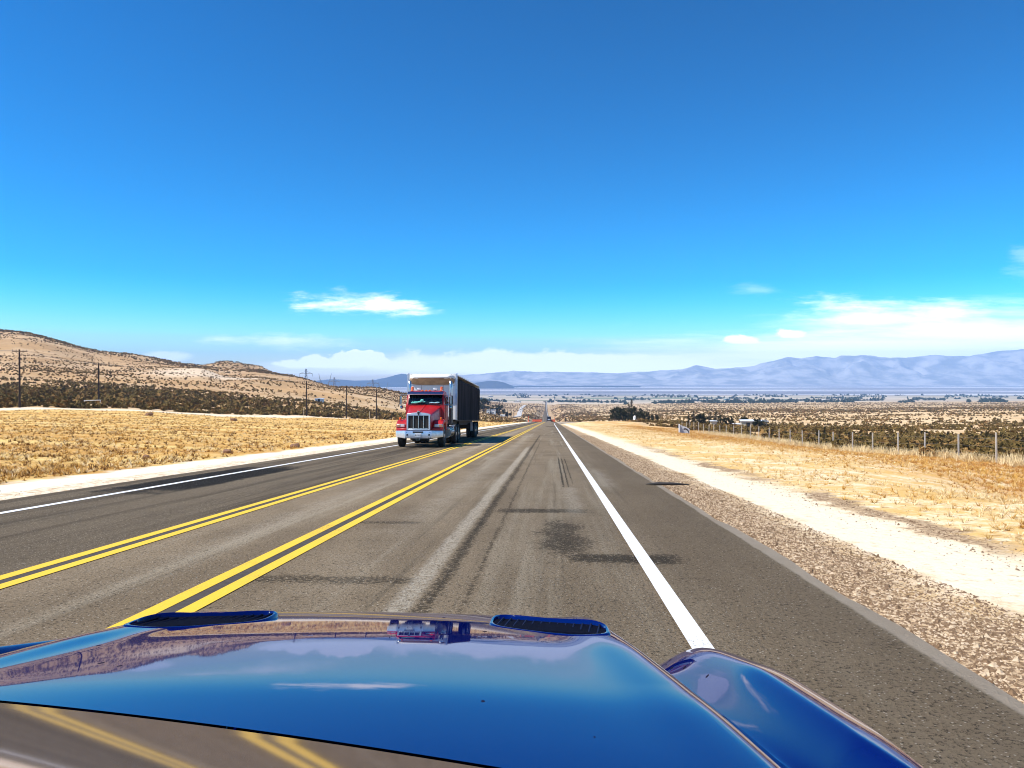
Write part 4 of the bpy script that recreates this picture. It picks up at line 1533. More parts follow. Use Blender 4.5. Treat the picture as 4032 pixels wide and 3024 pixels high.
build_car()
build_truck()
build_suv()


# ------------------------------------------------------------------ plants
def leaf_mat(name, c1, c2, c3):
    mt = bpy.data.materials.new(name)
    mt.use_nodes = True
    t = NT(mt.node_tree)
    p = mt.node_tree.nodes['Principled BSDF']
    pos = t.pos()
    n = t.noise(pos, 0.9, 3)
    n2 = t.noise(pos, 7.0, 2)
    c = t.mix(t.step(n, 0.35, 0.65), c1, c2)
    c = t.mix(t.step(n2, 0.52, 0.72), c, c3)
    t.put(p.inputs['Base Color'], c)
    p.inputs['Roughness'].default_value = 0.9
    p.inputs['Specular IOR Level'].default_value = 0.1
    return mt


BUSH = leaf_mat('creosote leaves', (0.175, 0.112, 0.032), (0.105, 0.070, 0.021), (0.29, 0.19, 0.06))
BUSH_DRY = leaf_mat('dry scrub', (0.30, 0.165, 0.05), (0.19, 0.105, 0.035), (0.42, 0.28, 0.11))
TREE = leaf_mat('tree leaves', (0.035, 0.034, 0.012), (0.022, 0.024, 0.010), (0.075, 0.060, 0.02))
GRASS = leaf_mat('dry grass', (0.62, 0.36, 0.09), (0.44, 0.21, 0.042), (0.78, 0.54, 0.19))
PALEGRASS = leaf_mat('bleached grass', (0.78, 0.60, 0.33), (0.66, 0.47, 0.22), (0.86, 0.72, 0.46))
BARK = M('grey brown bark', (0.10, 0.07, 0.045), (0.05, 0.035, 0.024), 3, 0.9, stretch=(4, 4, 0.6))


def leaf_cloud(n, rng, shape='bush', size=(0.10, 0.24)):
    """n leaf-clump quads through the volume of a unit bush (radius 1, height about 1)"""
    d = rng.normal(size=(n, 3))
    d /= np.linalg.norm(d, axis=1)[:, None]
    r = rng.random(n) ** 0.45
    lump = 0.78 + 0.34 * np.sin(d[:, 0] * 3.1 + rng.random() * 6) * np.cos(d[:, 1] * 3.7 + rng.random() * 6)
    c = d * (r * lump)[:, None]
    if shape == 'bush':
        c[:, 2] = np.abs(c[:, 2]) * 0.85 + 0.06
        c[:, :2] *= (0.55 + 0.55 * np.clip(c[:, 2] / 0.6, 0, 1))[:, None]
    a = rng.normal(size=(n, 3))
    a /= np.linalg.norm(a, axis=1)[:, None]
    b = np.cross(a, rng.normal(size=(n, 3)))
    b /= np.linalg.norm(b, axis=1)[:, None]
    s = rng.uniform(size[0], size[1], n)[:, None]
    q = np.stack([c - a * s - b * s * 0.6, c + a * s - b * s * 0.45, c + a * s * 0.8 + b * s * 0.6, c - a * s * 0.7 + b * s * 0.5], 1)
    return q.reshape(-1, 3)


def quads(nv):
    return np.arange(nv).reshape(-1, 4)


def stems(rng, k):
    out = []
    for i in range(k):
        an = rng.uniform(0, 6.28)
        tip = np.array([math.cos(an) * 0.6, math.sin(an) * 0.6, rng.uniform(0.55, 0.95)])
        w = np.array([-math.sin(an), math.cos(an), 0]) * 0.02
        out += [-w, w, tip + w * 0.3, tip - w * 0.3]
    return np.array(out)


def bush_template(n, seed, st=5):
    rng = np.random.default_rng(seed)
    k = 0.30 * (60 / max(n, 12)) ** 0.35
    v = leaf_cloud(n, rng, 'bush', (k * 0.45, k))
    if st: v = np.concatenate([v, stems(rng, st)])
    return v


def spread(name, templates, X, Y, S, mats, mi_of, H=None, seed=1, sink=0.02):
    """many plants as ONE mesh: template quads turned, scaled and set on the ground"""
    rng = np.random.default_rng(seed)
    Z = terrain(X, Y) - sink * S
    pick = rng.integers(0, len(templates), len(X))
    ang = rng.uniform(0, 2 * math.pi, len(X))
    hh = rng.uniform(0.75, 1.2, len(X)) if H is None else H
    VV, MI = [], []
    for k, tpl in enumerate(templates):
        q = np.where(pick == k)[0]
        if not len(q): continue
        c, s_ = np.cos(ang[q])[:, None], np.sin(ang[q])[:, None]
        x = (tpl[None, :, 0] * c - tpl[None, :, 1] * s_) * S[q][:, None] + X[q][:, None]
        y = (tpl[None, :, 0] * s_ + tpl[None, :, 1] * c) * S[q][:, None] + Y[q][:, None]
        z = tpl[None, :, 2] * (S[q] * hh[q])[:, None] + Z[q][:, None]
        VV.append(np.stack([x, y, z], -1).reshape(-1, 3))
        MI.append(np.repeat(mi_of[q], len(tpl) // 4))
    V = np.concatenate(VV)
    o = np_obj(name, V, quads(len(V)), mats, mi=np.concatenate(MI))
    o['kind'] = 'stuff'
    return o


def track_s(X, Y):
    return (X + 94.0) - (Y - 125.0) * 0.40


def build_scrub():
    rng = np.random.default_rng(42)
    N = 150000
    u = rng.uniform(-0.86, 0.80, N)
    Y = np.sqrt(rng.uniform(40 ** 2, 1050 ** 2, N))
    extra = 60000                                  # more candidates close in
    u = np.concatenate([u, rng.uniform(-0.86, 0.80, extra)])
    Y = np.concatenate([Y, np.sqrt(rng.uniform(40 ** 2, 330 ** 2, extra))])
    extra = 130000                                 # the wide flats further out
    u = np.concatenate([u, rng.uniform(-0.30, 0.74, extra)])
    Y = np.concatenate([Y, np.sqrt(rng.uniform(700 ** 2, 2000 ** 2, extra))])
    X = u * Y
    s = track_s(X, Y)
    left = (s < -8) & (X < -12)
    right = (X > 28.5 + 1.5 * rng.normal(size=len(X)))
    beyond = (Y > 352) & (np.abs(X - bend(Y) + 3) > 13)
    ok = (left | right | beyond) & ((Y < 1800) | (rng.random(len(X)) < (2000 - Y) / 200))
    # density per zone
    patch = fbm(X / 26.0, Y / 26.0, 61) + fbm(X / 140.0, Y / 90.0, 66)
    dens = np.full(len(X), 0.20)
    belt_l = left & (Y < 320 + 160 * fbm(X / 50, Y / 50, 2))
    dens = np.where(belt_l, 0.21 * np.clip(1.15 - (Y - 130) / 330.0, 0.4, 1), dens)
    belt_r = right & (Y < 165)
    dens = np.where(belt_r, 1.0, dens)
    mid_r = right & (Y >= 150) & (Y < 260)
    dens = np.where(mid_r, 0.34, dens)
    dens = np.where(right & (Y >= 260), 0.14, dens)
    dens = np.where((Y >= 700) & (X > 0), 0.12, dens)
    dens = np.where(left & (Y > 320), np.where(Y > 800, 0.18, 0.42), dens)
    dens = np.where(beyond & (np.abs(X) < 60), 0.30, dens)
    dens = dens * np.clip(0.80 + patch * 2.6, 0.05, 1.7)
    dens = np.where(((X + 225) / 46) ** 2 + ((Y - 500) / 90) ** 2 < 1, dens * 0.35, dens)
    ok &= rng.random(len(X)) < dens
    # keep the old road, yards and tracks clear
    ok &= ~((X > -75) & (X < -28) & (Y > 680) & (Y < 1100) & (np.abs(X + 38 + (Y - 760) * 0.03) < 8))
    X, Y = X[ok], Y[ok]
    near = Y < 330
    S = np.where(near, rng.uniform(0.55, 1.25, len(X)), rng.uniform(0.65, 1.30, len(X)))
    S = np.where((X > 28) & (Y < 160), rng.uniform(0.6, 1.35, len(X)), S)
    S = np.where((X < 0) & (Y < 300), rng.uniform(0.8, 1.65, len(X)), S)
    S = np.where((X < -60) & (Y > 330), rng.uniform(0.55, 1.0, len(X)), S)
    S = np.where(Y > 700, rng.uniform(0.9, 1.9, len(X)), S)
    dry = (rng.random(len(X)) < np.where(Y < 330, 0.22, 0.40)).astype(np.int32)
    # the largest as seen from the road become things of their own
    seen = S / Y
    vis = ((X / Y > -0.74) & (X / Y < 0.64))
    order = np.argsort(-(seen * vis))[:300]
    tpl = []
    for i in range(6):
        v = bush_template(190, 100 + i, 9)
        tpl.append([np_mesh('desert_bush', v, quads(len(v)), BUSH), np_mesh('desert_bush', v, quads(len(v)), BUSH_DRY)])
    for j, k in enumerate(order):
        o = link(bpy.data.objects.new('desert_bush', tpl[j % 6][dry[k]]))
        sc = float(S[k])
        o.location = (float(X[k]), float(Y[k]), ground(X[k], Y[k]) - 0.02)
        o.rotation_euler = (0, 0, float(rng.uniform(0, 6.28)))
        o.scale = (sc, sc, sc * float(rng.uniform(0.8, 1.15)))
        if X[k] > 0:
            lab = ('dry tan scrub bush standing beyond the wire fence' if dry[k] else 'dark olive scrub bush standing beyond the wire fence')
            g = 'scrub bushes beyond the wire fence'
        else:
            lab = ('dry tan scrub bush beyond the dirt track on the left' if dry[k] else 'dark olive scrub bush beyond the dirt track on the left')
            g = 'scrub bushes beyond the dirt track'
        tag(o, lab, 'bush', g + (', dry' if dry[k] else ', green'))
    rest = np.ones(len(X), bool)
    rest[order] = False
    for nm, sel, n, st in (('a', rest & (Y < 260), 46, 3), ('b', rest & (Y >= 260) & (Y < 520), 20, 0), ('c', rest & (Y >= 520) & (Y < 900), 11, 0), ('d', rest & (Y >= 900), 7, 0)):
        if sel.sum() == 0: continue
        tp = [bush_template(n, 300 + i, st) for i in range(8)]
        o = spread('scrub', tp, X[sel], Y[sel], S[sel], [BUSH, BUSH_DRY], dry[sel], seed=5)
        o['label'] = 'desert scrub covering the slopes and flats'


def grass_template(n, seed, lean=0.5, wdt=0.05):
    rng = np.random.default_rng(seed)
    out = []
    for i in range(n):
        a = rng.uniform(0, 6.28)
        b = np.array([math.cos(a), math.sin(a), 0])
        base = b * rng.uniform(0, 0.35)
        tip = base + b * rng.uniform(0.1, lean) + np.array([0, 0, rng.uniform(0.5, 1.0)])
        w = np.array([-b[1], b[0], 0]) * wdt
        m = (base + tip) / 2 + np.array([0, 0, 0.08])
        out += [base - w, base + w, tip + w * 0.15, tip - w * 0.15]
    return np.array(out)


def build_grass():
    rng = np.random.default_rng(11)
    # right bank
    N = 70000
    Y = 4 + 150 * rng.random(N) ** 1.7
    X = rng.uniform(4.9, 28.5, N)
    p = np.clip(0.50 + fbm(X / 2.2, Y / 2.2, 71) * 2.4 + 0.5 * sstep(X, 8, 15), 0.03, 1) * sstep(X, 4.6, 5.8)
    k = rng.random(N) < p
    X, Y = X[k], Y[k]
    red = (sstep(X, 8, 14) * (0.5 + fbm(X / 5, Y / 5, 12) * 1.3) > 0.15 + rng.random(len(X)) * 1.0).astype(np.int32)
    S = rng.uniform(0.04, 0.14, len(X)) * (1 + 0.5 * sstep(X, 10, 18))
    tp = [grass_template(14, 40 + i, 1.0, 0.045) for i in range(6)]
    REDG = leaf_mat('rust dry grass', (0.50, 0.24, 0.065), (0.36, 0.15, 0.035), (0.66, 0.40, 0.14))
    pale_ = (rng.random(len(X)) < 0.75 - 0.55 * sstep(X, 7, 15)).astype(np.int32) * (1 - red) * 2
    o = spread('dry_grass', tp, X, Y, S, [GRASS, REDG, PALEGRASS], red + pale_, H=rng.uniform(0.5, 1.0, len(X)), seed=3)
    o['label'] = 'golden and rust dry grass on the right bank'
    # bleached weeds along the fence
    n = 1500
    Y = rng.uniform(40, 125, n)
    X = 26.2 + rng.normal(size=n) * 0.8
    S = rng.uniform(0.25, 0.75, n)
    o = spread('weeds', [grass_template(16, 60 + i, 0.8, 0.025) for i in range(4)], X, Y, S, [PALEGRASS], np.zeros(n, np.int32), seed=4)
    o['label'] = 'bleached weeds caught along the wire fence'
    # stubble on the ploughed field
    N = 46000
    Y = 12 + 310 * rng.random(N) ** 1.9
    u = rng.uniform(-0.82, -0.03, N)
    X = u * Y
    s = track_s(X, Y)
    k = (s > 7.5) & (X < -11.2)
    X, Y = X[k], Y[k]
    p = np.clip(0.62 + fbm(X / 4.0, Y / 1.3, 81) * 2.0, 0.05, 1)
    k = rng.random(len(X)) < p
    X, Y = X[k], Y[k]
    S = rng.uniform(0.06, 0.19, len(X)) * (1 + Y / 160.0)
    tp = [grass_template(8, 90 + i, 1.2, 0.09) for i in range(6)]
    mi = rng.choice(3, len(X), p=[0.40, 0.25, 0.35]).astype(np.int32)
    CLOD = leaf_mat('brown clods', (0.22, 0.105, 0.032), (0.12, 0.055, 0.018), (0.34, 0.18, 0.06))
    o = spread('stubble', tp, X, Y, S, [GRASS, PALEGRASS, CLOD], mi, H=rng.uniform(0.4, 0.9, len(X)), seed=6)
    o['label'] = 'straw stubble and clods on the ploughed field'
    # gravel on the right shoulder and dirt lumps left
    N = 75000
    Y = 1.5 + 60 * rng.random(N) ** 2.0
    X = 2.2 + 1.05 * rng.random(N) ** 1.1
    m = 5000
    Y = np.concatenate([Y, 2 + 40 * rng.random(m) ** 1.6])
    X = np.concatenate([X, 4.6 + 0.28 * rng.normal(size=m)])
    m = 2500
    Y = np.concatenate([Y, 2 + 60 * rng.random(m) ** 1.6])
    X = np.concatenate([X, rng.uniform(3.5, 9, m)])
    m = 3000
    Y = np.concatenate([Y, 9 + 50 * rng.random(m) ** 1.6])
    X = np.concatenate([X, -8.7 - 1.4 * rng.random(m) ** 1.5])
    S = rng.uniform(0.005, 0.014, len(X)) * (1 + (rng.random(len(X)) > 0.95) * 1.2) * np.where(X < 0, 0.7, 1.0)
    tp = []
    for i in range(6):
        r = np.random.default_rng(200 + i)
        top = r.normal(size=3) * 0.2 + [0, 0, 0.5]
        ring = [np.array([math.cos(a), math.sin(a), 0.1]) * r.uniform(0.7, 1.25) for a in (0.3, 1.9, 3.4, 5.0)]
        v = []
        for q in range(4):
            a, b = ring[q], ring[(q + 1) % 4]
            v += [a, b, top + (b - a) * 0.12, top - (b - a) * 0.12]
        tp.append(np.array(v))
    G1 = M('pale gravel stone', (0.50, 0.37, 0.23), (0.68, 0.53, 0.36), 40, 0.9)
    G2 = M('dark gravel stone', (0.14, 0.082, 0.042), (0.26, 0.165, 0.09), 40, 0.9)
    o = spread('gravel', tp, X, Y, S, [G1, G2], (rng.random(len(X)) < 0.62).astype(np.int32), seed=8)
    o['label'] = 'loose gravel along the edges of the road'


# ------------------------------------------------------------------ trees
def tree_proto(name, seed, height, spread_, clumps, leaves, shape):
    rng = np.random.default_rng(seed)
    root = thing(name, 'tree', 'tree')
    mb = MB()
    th = height * 0.45
    lean = rng.normal(size=2) * 0.15
    mb.tube([(0, 0, -0.2), (lean[0] * 0.4, lean[1] * 0.4, th * 0.5), (lean[0], lean[1], th), (lean[0] * 1.3, lean[1] * 1.3, height * 0.8)], [height * 0.028, height * 0.022, height * 0.016, height * 0.005], 8)
    C = []
    for i in range(clumps):
        if shape == 'round':
            a = rng.uniform(0, 6.28)
            rr = spread_ * rng.random() ** 0.6
            z = height * rng.uniform(0.30, 0.92) * (1 - 0.30 * (rr / spread_) ** 2)
            cr = spread_ * rng.uniform(0.22, 0.42)
        else:                                               # slim, upright
            a = rng.uniform(0, 6.28)
            z = height * (0.12 + 0.84 * (i + 0.5) / clumps)
            w_ = spread_ * (1 - (z / height - 0.35) ** 2 * 1.9)
            rr = max(0.05, w_) * rng.uniform(0.0, 0.55)
            cr = max(0.2, w_) * rng.uniform(0.4, 0.62)
        c = np.array([rr * math.cos(a), rr * math.sin(a), z])
        C.append((c, cr))
        mb.tube([(lean[0] * 0.6, lean[1] * 0.6, min(th, z * 0.7)), tuple(c * [0.6, 0.6, 1] - [0, 0, cr * 0.3]), tuple(c)], [height * 0.010, height * 0.006, height * 0.002], 5)
    mb.build('trunk', BARK, root)
    V = []
    for c, cr in C:
        q = leaf_cloud(leaves, rng, 'ball', (0.13, 0.30)) * [1, 1, 0.8]
        V.append(q * cr + c)
    V = np.concatenate(V)
    np_obj('crown', V, quads(len(V)), TREE, root)
    return root


def build_trees():
    bushy = tree_proto('bushy_tree', 1, 9.0, 4.6, 26, 70, 'round')
    bushy2 = tree_proto('bushy_tree', 2, 8.0, 3.6, 22, 70, 'round')
    slim = tree_proto('slim_tree', 3, 9.0, 1.5, 14, 60, 'slim')
    low = tree_proto('low_tree', 4, 4.5, 2.6, 16, 60, 'round')
    used = set()
    SP = F_PX

    def put(proto, px, Y, hpx, label, group, wide=1.0):
        """px: bearing in the 2212 px frame relative to the road axis; hpx apparent height"""
        X = brg(px) * Y
        h0 = 0.85 * {bushy: 9.0, bushy2: 8.0, slim: 9.0, low: 4.5}[proto]
        s = 1.3 * hpx / SP * Y / h0
        loc = (X, Y, ground(X, Y) - 0.1)
        rot = (0, 0, rotr.uniform(0, 6.28))
        if proto not in used:
            used.add(proto)
            proto.location, proto.rotation_euler, proto.scale = loc, rot, (s * wide, s * wide, s)
            proto['label'] = label
            proto['group'] = group
        else:
            dup(proto, loc, rot, (s * wide, s * wide, s), label, group)
    rotr = random.Random(3)
    G1 = 'dark trees clumped on the right flat'
    for px, Y, h, pr, wd, lab in (
        (146, 305, 24, bushy, 1.0, 'broad dark tree at the left end of the clump beyond the road'),
        (158, 315, 26, bushy2, 1.0, 'rounded dark tree second from the left in the clump'),
        (167, 312, 31, slim, 1.25, 'slim dark tree with a spiky top inside the clump'),
        (175, 310, 36, slim, 1.5, 'tallest dark tree at the peak of the clump'),
        (184, 300, 25, bushy2, 0.9, 'dark round tree just right of the tallest tree'),
        (138, 300, 15, low, 1.0, 'low dark tree at the left foot of the clump'),
        (195, 285, 17, low, 0.8, 'low dark tree at the right foot of the clump'),
        (212, 280, 18, bushy2, 0.75, 'small round dark tree standing alone right of the clump'),
        (228, 270, 12, low, 0.9, 'small dark bushy tree beside the pale yard patch'),
    ):
        put(pr, px, Y, h, lab, G1, wd)
    G2 = 'dark trees in a row before the beige building'
    for px, Y, h, pr, wd, lab in (
        (297, 240, 19, slim, 1.6, 'slim dark tree at the left end of the row'),
        (309, 240, 21, slim, 1.8, 'tall slim dark tree second in the row'),
        (320, 238, 17, bushy, 0.8, 'rounded dark tree third in the row'),
        (331, 238, 20, bushy2, 0.9, 'dense dark tree in the middle of the row'),
        (344, 236, 21, slim, 2.0, 'pointed dark tree left of the small pale hut'),
        (358, 234, 22, slim, 2.2, 'pointed dark tree right of the small pale hut'),
        (372, 232, 14, low, 1.0, 'low dark tree near the right end of the row'),
        (386, 232, 16, bushy2, 0.8, 'dark round tree at the right end of the row'),
        (417, 238, 18, bushy, 0.7, 'dark tree behind the low white roof'),
        (452, 222, 16, low, 1.2, 'dark bushy tree against the right end of the beige building'),
    ):
        put(pr, px, Y, h, lab, G2, wd)
    G3 = 'dark trees around the white roadside house'
    for px, Y, h, pr, wd, lab in (
        (-146, 690, 22, bushy, 0.9, 'big dark tree left of the white roadside house'),
        (-153, 680, 17, bushy2, 0.9, 'dark tree close to the back of the trailer'),
        (-114, 700, 18, bushy2, 1.2, 'round dark tree shading the white roadside house'),
        (-94, 700, 9, low, 1.0, 'low dark tree right of the white roadside house'),
    ):
        put(pr, px, Y, h, lab, G3, wd)

    # two palms in the row: bare stem with a tuft
    def palm(px, Y, hpx, lab):
        X = brg(px) * Y
        h = hpx / SP * Y
        r = thing('palm_tree', lab, 'palm tree', (X, Y, ground(X, Y) - 0.1), (0, 0, 0.4), 'palms by the tree row')
        mb = MB()
        mb.tube([(0, 0, 0), (0.1, 0, h * 0.5), (0.05, 0.05, h * 0.9)], [0.22, 0.17, 0.15], 8)
        mb.build('trunk', BARK, r)
        rng = np.random.default_rng(int(px))
        V = []
        for i in range(26):
            a = rng.uniform(0, 6.28)
            el = rng.uniform(-0.6, 1.0)
            d = np.array([math.cos(a) * math.cos(el), math.sin(a) * math.cos(el), math.sin(el)])
            c = np.array([0.05, 0.05, h * 0.9])
            w_ = np.cross(d, [0, 0, 1.0]) * 0.14
            e = c + d * 1.2 - [0, 0, 0.15]
            V += [c - w_, c + w_, e + w_, e - w_]
            V += [e - w_, e + w_, e + d * 0.6 - [0, 0, 0.5] + w_ * 0.2, e + d * 0.6 - [0, 0, 0.5] - w_ * 0.2]
        np_obj('crown', np.array(V), quads(len(V)), TREE, r)
    palm(366, 236, 25, 'thin palm tree rising above the tree row')
    palm(392, 236, 20, 'shorter palm tree at the right end of the tree row')


# ------------------------------------------------------------------ poles, fence, pylons
def build_poles():
    wood = M('dark creosoted wood', (0.040, 0.022, 0.013), (0.018, 0.010, 0.007), 3, 0.9, stretch=(5, 5, 0.4))
    pale = M('weathered crossarm', (0.30, 0.22, 0.15), (0.16, 0.11, 0.08), 6, 0.85)
    cer = M('ceramic insulator', (0.35, 0.30, 0.26), (0.22, 0.18, 0.15), 9, 0.3)
    proto = thing('utility_pole', 'pole', 'utility pole')
    H = 10.0
    mb = MB()
    mb.tube([(0, 0, -0.5), (0, 0, H * 0.5), (0, 0, H)], [0.19, 0.165, 0.13], 10)
    mb.build('pole', wood, proto)
    mb = MB()
    mb.box(-1.25, 1.25, -0.19, -0.10, H - 0.42, H - 0.28)
    ca = mb.build('crossarm', pale, proto, 0)
    for x in (-1.15, -0.55, 0.55, 1.15):
        mb = MB()
        mb.lathe_z([(0, 0.03), (0.08, 0.06), (0.14, 0.06), (0.18, 0.04), (0.24, 0.045), (0.27, 0.02)], x, -0.145, H - 0.28, 8)
        mb.build('insulator', cer, ca)
    mb = MB()
    mb.bar((-0.75, -0.15, H - 0.36), (0, -0.12, H - 0.95), 0.025)
    mb.bar((0.75, -0.15, H - 0.36), (0, -0.12, H - 0.95), 0.025)
    mb.build('brace', wood, proto)
    G = 'utility poles along the dirt track'
    spots = [(-1148, 131, 10.7, 1.0, 'dark wooden utility pole nearest the camera at the far left'),
             (-977, 166, 9.6, 0.4, 'utility pole beside the white bar gate'),
             (-528, 196, 9.5, 0.3, 'utility pole left of the hazy pylons, tallest of the three before the truck'),
             (-442, 218, 9.8, 1.1, 'middle utility pole of the three left of the truck'),
             (-377, 231, 10.0, 1.0, 'utility pole closest to the left side of the truck')]
    for i, (px, Y, h, rz, lab) in enumerate(spots):
        # bearing measured at the foot; the lens is turned three degrees off the road
        X = brg(px) * Y
        loc = (X, Y, ground(X, Y))
        sc = (1.0, 1.0, h / 10.0)
        if i == 0:
            proto.location, proto.rotation_euler, proto.scale = loc, (0, 0, rz), sc
            proto['label'], proto['group'] = lab, G
        else:
            dup(proto, loc, (0, 0, rz), sc, lab, G)
    ends = []
    for px, Y, h, rz, lab in spots:
        X = brg(px) * Y
        ends.append((Vector((X, Y, ground(X, Y) + h - 0.1)), rz))
    ends.insert(0, (Vector((-118, 92, ground(-118, 92) + 10.4)), 1.0))
    pl = thing('power_line', 'thin sagging wires strung between the wooden poles by the dirt track', 'power line')
    alu = M('bare aluminium wire', (0.42, 0.36, 0.31), None, 1, 0.6)
    for off in (-1.15, 0.55, 1.15):
        pts = []
        for (a, ra), (b, rb) in zip(ends[:-1], ends[1:]):
            a2 = a + Vector((math.cos(ra), math.sin(ra), 0)) * off
            b2 = b + Vector((math.cos(rb), math.sin(rb), 0)) * off
            L_ = (b2 - a2).length
            for i in range(12):
                k = i / 12.0
                pts.append(a2.lerp(b2, k) - Vector((0, 0, 4 * k * (1 - k) * L_ * 0.018)))
        mb = MB()
        mb.tube(pts, 0.014, 4)
        mb.build('wire', alu, pl, 0)
    # thin poles around the roadside houses
    G = 'distant utility poles by the roadside houses'
    labs = ['thin distant utility pole in front of the white roadside house', 'thin distant utility pole left of the white house beside the dark trees', 'thin distant utility pole between white house and round tree',
            'thin distant utility pole by the round dark tree', 'thin distant utility pole behind the white parked van', 'thin distant utility pole right of the white parked van',
            'thin distant utility pole near the foot of the curved road', 'thin distant utility pole left of the curved road', 'tall distant utility pole standing against the grey plain', 'distant utility pole beside the tall one against the plain']
    for (px, Y, h, lab) in ((-131, 660, 12, labs[0]), (-144, 720, 11, labs[1]), (-119, 740, 10.5, labs[2]), (-110, 700, 11, labs[3]), (-102, 730, 10.5, labs[4]), (-93, 720, 10, labs[5]), (-86, 730, 9.0, labs[6]), (-80, 760, 12, labs[7]), (-104, 860, 18, labs[8]), (-111, 880, 15, labs[9])):
        X = brg(px) * Y
        dup(proto, (X, Y, ground(X, Y)), (0, 0, 0.5), (1.6, 1.6, h / 10.0), lab, G)


def build_pylons():
    steel = M('galvanised steel', (0.22, 0.25, 0.30), (0.15, 0.17, 0.21), 0.4, 0.6)

    def pylon(px, Y, h, kind, lab, G):
        X = brg(px) * Y
        z0 = ground(X, Y)
        r = thing('power_pylon', lab, 'pylon', (X, Y, z0 - 1), (0, 0, 0.15), G)
        b = h * 0.10
        t = h * 0.0085
        mb = MB()
        if kind == 'mast':
            lv = np.linspace(0, 1, 9)
            wd = [b * (1 - 0.82 * k ** 0.7) for k in lv]
            for sx, sy in ((-1, -1), (1, -1), (1, 1), (-1, 1)):
                for i in range(8):
                    mb.bar((sx * wd[i], sy * wd[i], lv[i] * h), (sx * wd[i + 1], sy * wd[i + 1], lv[i + 1] * h), t)
            for i in range(8):
                s = 1 if i % 2 else -1
                for sy in (-1, 1):
                    mb.bar((-s * wd[i], sy * wd[i], lv[i] * h), (s * wd[i + 1], sy * wd[i + 1], lv[i + 1] * h), t * 0.7)
            mb.build('tower', steel, r, 0)
            mb = MB()
            for z, wd_ in ((0.80, 0.26), ):
                mb.bar((-h * wd_, 0, h * z), (h * wd_, 0, h * z), t)
                mb.bar((-h * wd_, 0, h * z), (0, 0, h * (z + 0.10)), t * 0.8)
                mb.bar((h * wd_, 0, h * z), (0, 0, h * (z + 0.10)), t * 0.8)
                for sx in (-1, 1):
                    mb.bar((sx * h * wd_, 0, h * z), (sx * h * wd_, 0, h * (z - 0.12)), t * 0.8)
            mb.build('arm', steel, r, 0)
        else:
            for sx in (-1, 1):
                mb.bar((sx * b * 1.5, -b, 0), (sx * b * 0.6, 0, h * 0.48), t)
                mb.bar((sx * b * 1.5, b, 0), (sx * b * 0.6, 0, h * 0.48), t)
            for k in (0.12, 0.26, 0.40):
                w_ = b * (1.5 - 0.9 * k / 0.48)
                mb.bar((-w_, 0, h * k), (w_, 0, h * (k + 0.12)), t * 0.7)
                mb.bar((w_, 0, h * k), (-w_, 0, h * (k + 0.12)), t * 0.7)
            mb.build('tower', steel, r, 0)
            mb = MB()
            for sx in (-1, 1):
                mb.bar((sx * b * 0.6, 0, h * 0.48), (sx * b * 1.9, 0, h * 0.68), t)
                mb.bar((sx * b * 1.9, 0, h * 0.68), (sx * b * 2.5, 0, h), t)
                mb.bar((sx * b * 1.2, 0, h * 0.62), (sx * b * 2.2, 0, h * 0.82), t * 0.7)
                mb.bar((sx * b * 1.9, 0, h * 0.69), (sx * b * 3.4, 0, h * 0.70), t)
            mb.build('arm', steel, r, 0)
    G = 'hazy power pylons beyond the ridge'
    pylon(-529, 1250, 41, 'mast', 'hazy single mast pylon rising directly above a wooden utility pole', G)
    pylon(-488, 1250, 42, 'fork', 'largest hazy forked pylon standing on the ridge line', G)
    pylon(-468, 1300, 38, 'mast', 'hazy single mast pylon right of the largest forked one', G)
    pylon(-419, 1500, 33, 'fork', 'small hazy forked pylon low on the ridge', G)
    pylon(-385, 1450, 42, 'mast', 'hazy single mast pylon above the utility pole nearest the truck', G)
    pylon(-362, 1500, 38, 'fork', 'faint forked pylon close to the truck mirror', G)


def build_fence():
    post = M('grey steel post', (0.66, 0.58, 0.48), (0.50, 0.43, 0.35), 5, 0.6)
    wire = M('galvanised wire', (0.42, 0.38, 0.34), None, 6, 0.5, metal=0.6)
    f = thing('wire_fence', 'wire fence on thin steel posts below the right bank', 'fence', (26.0, 40.0, ground(26, 40)))
    base = Vector(f.location)
    ys = np.arange(32.0, 150, 4.15)
    tops = []
    rng = np.random.default_rng(5)
    for y in ys:
        x = 26.0 + 0.08 * rng.normal()
        z = ground(x, y)
        mb = MB()
        mb.box(-0.038, 0.038, -0.03, 0.03, -0.3, 1.70 + 0.06 * rng.normal())
        o = mb.build('post', post, f, 0)
        o.location = Vector((x, y, z)) - base
        o.rotation_euler = (rng.normal() * 0.015, rng.normal() * 0.015, 0)
        tops.append(Vector((x, y, z)) - base)
    for h in (0.45, 0.95, 1.42):
        mb = MB()
        mb.tube([t + Vector((0, 0, h)) for t in tops], 0.004, 4)
        mb.build('wire', wire, f, 0)


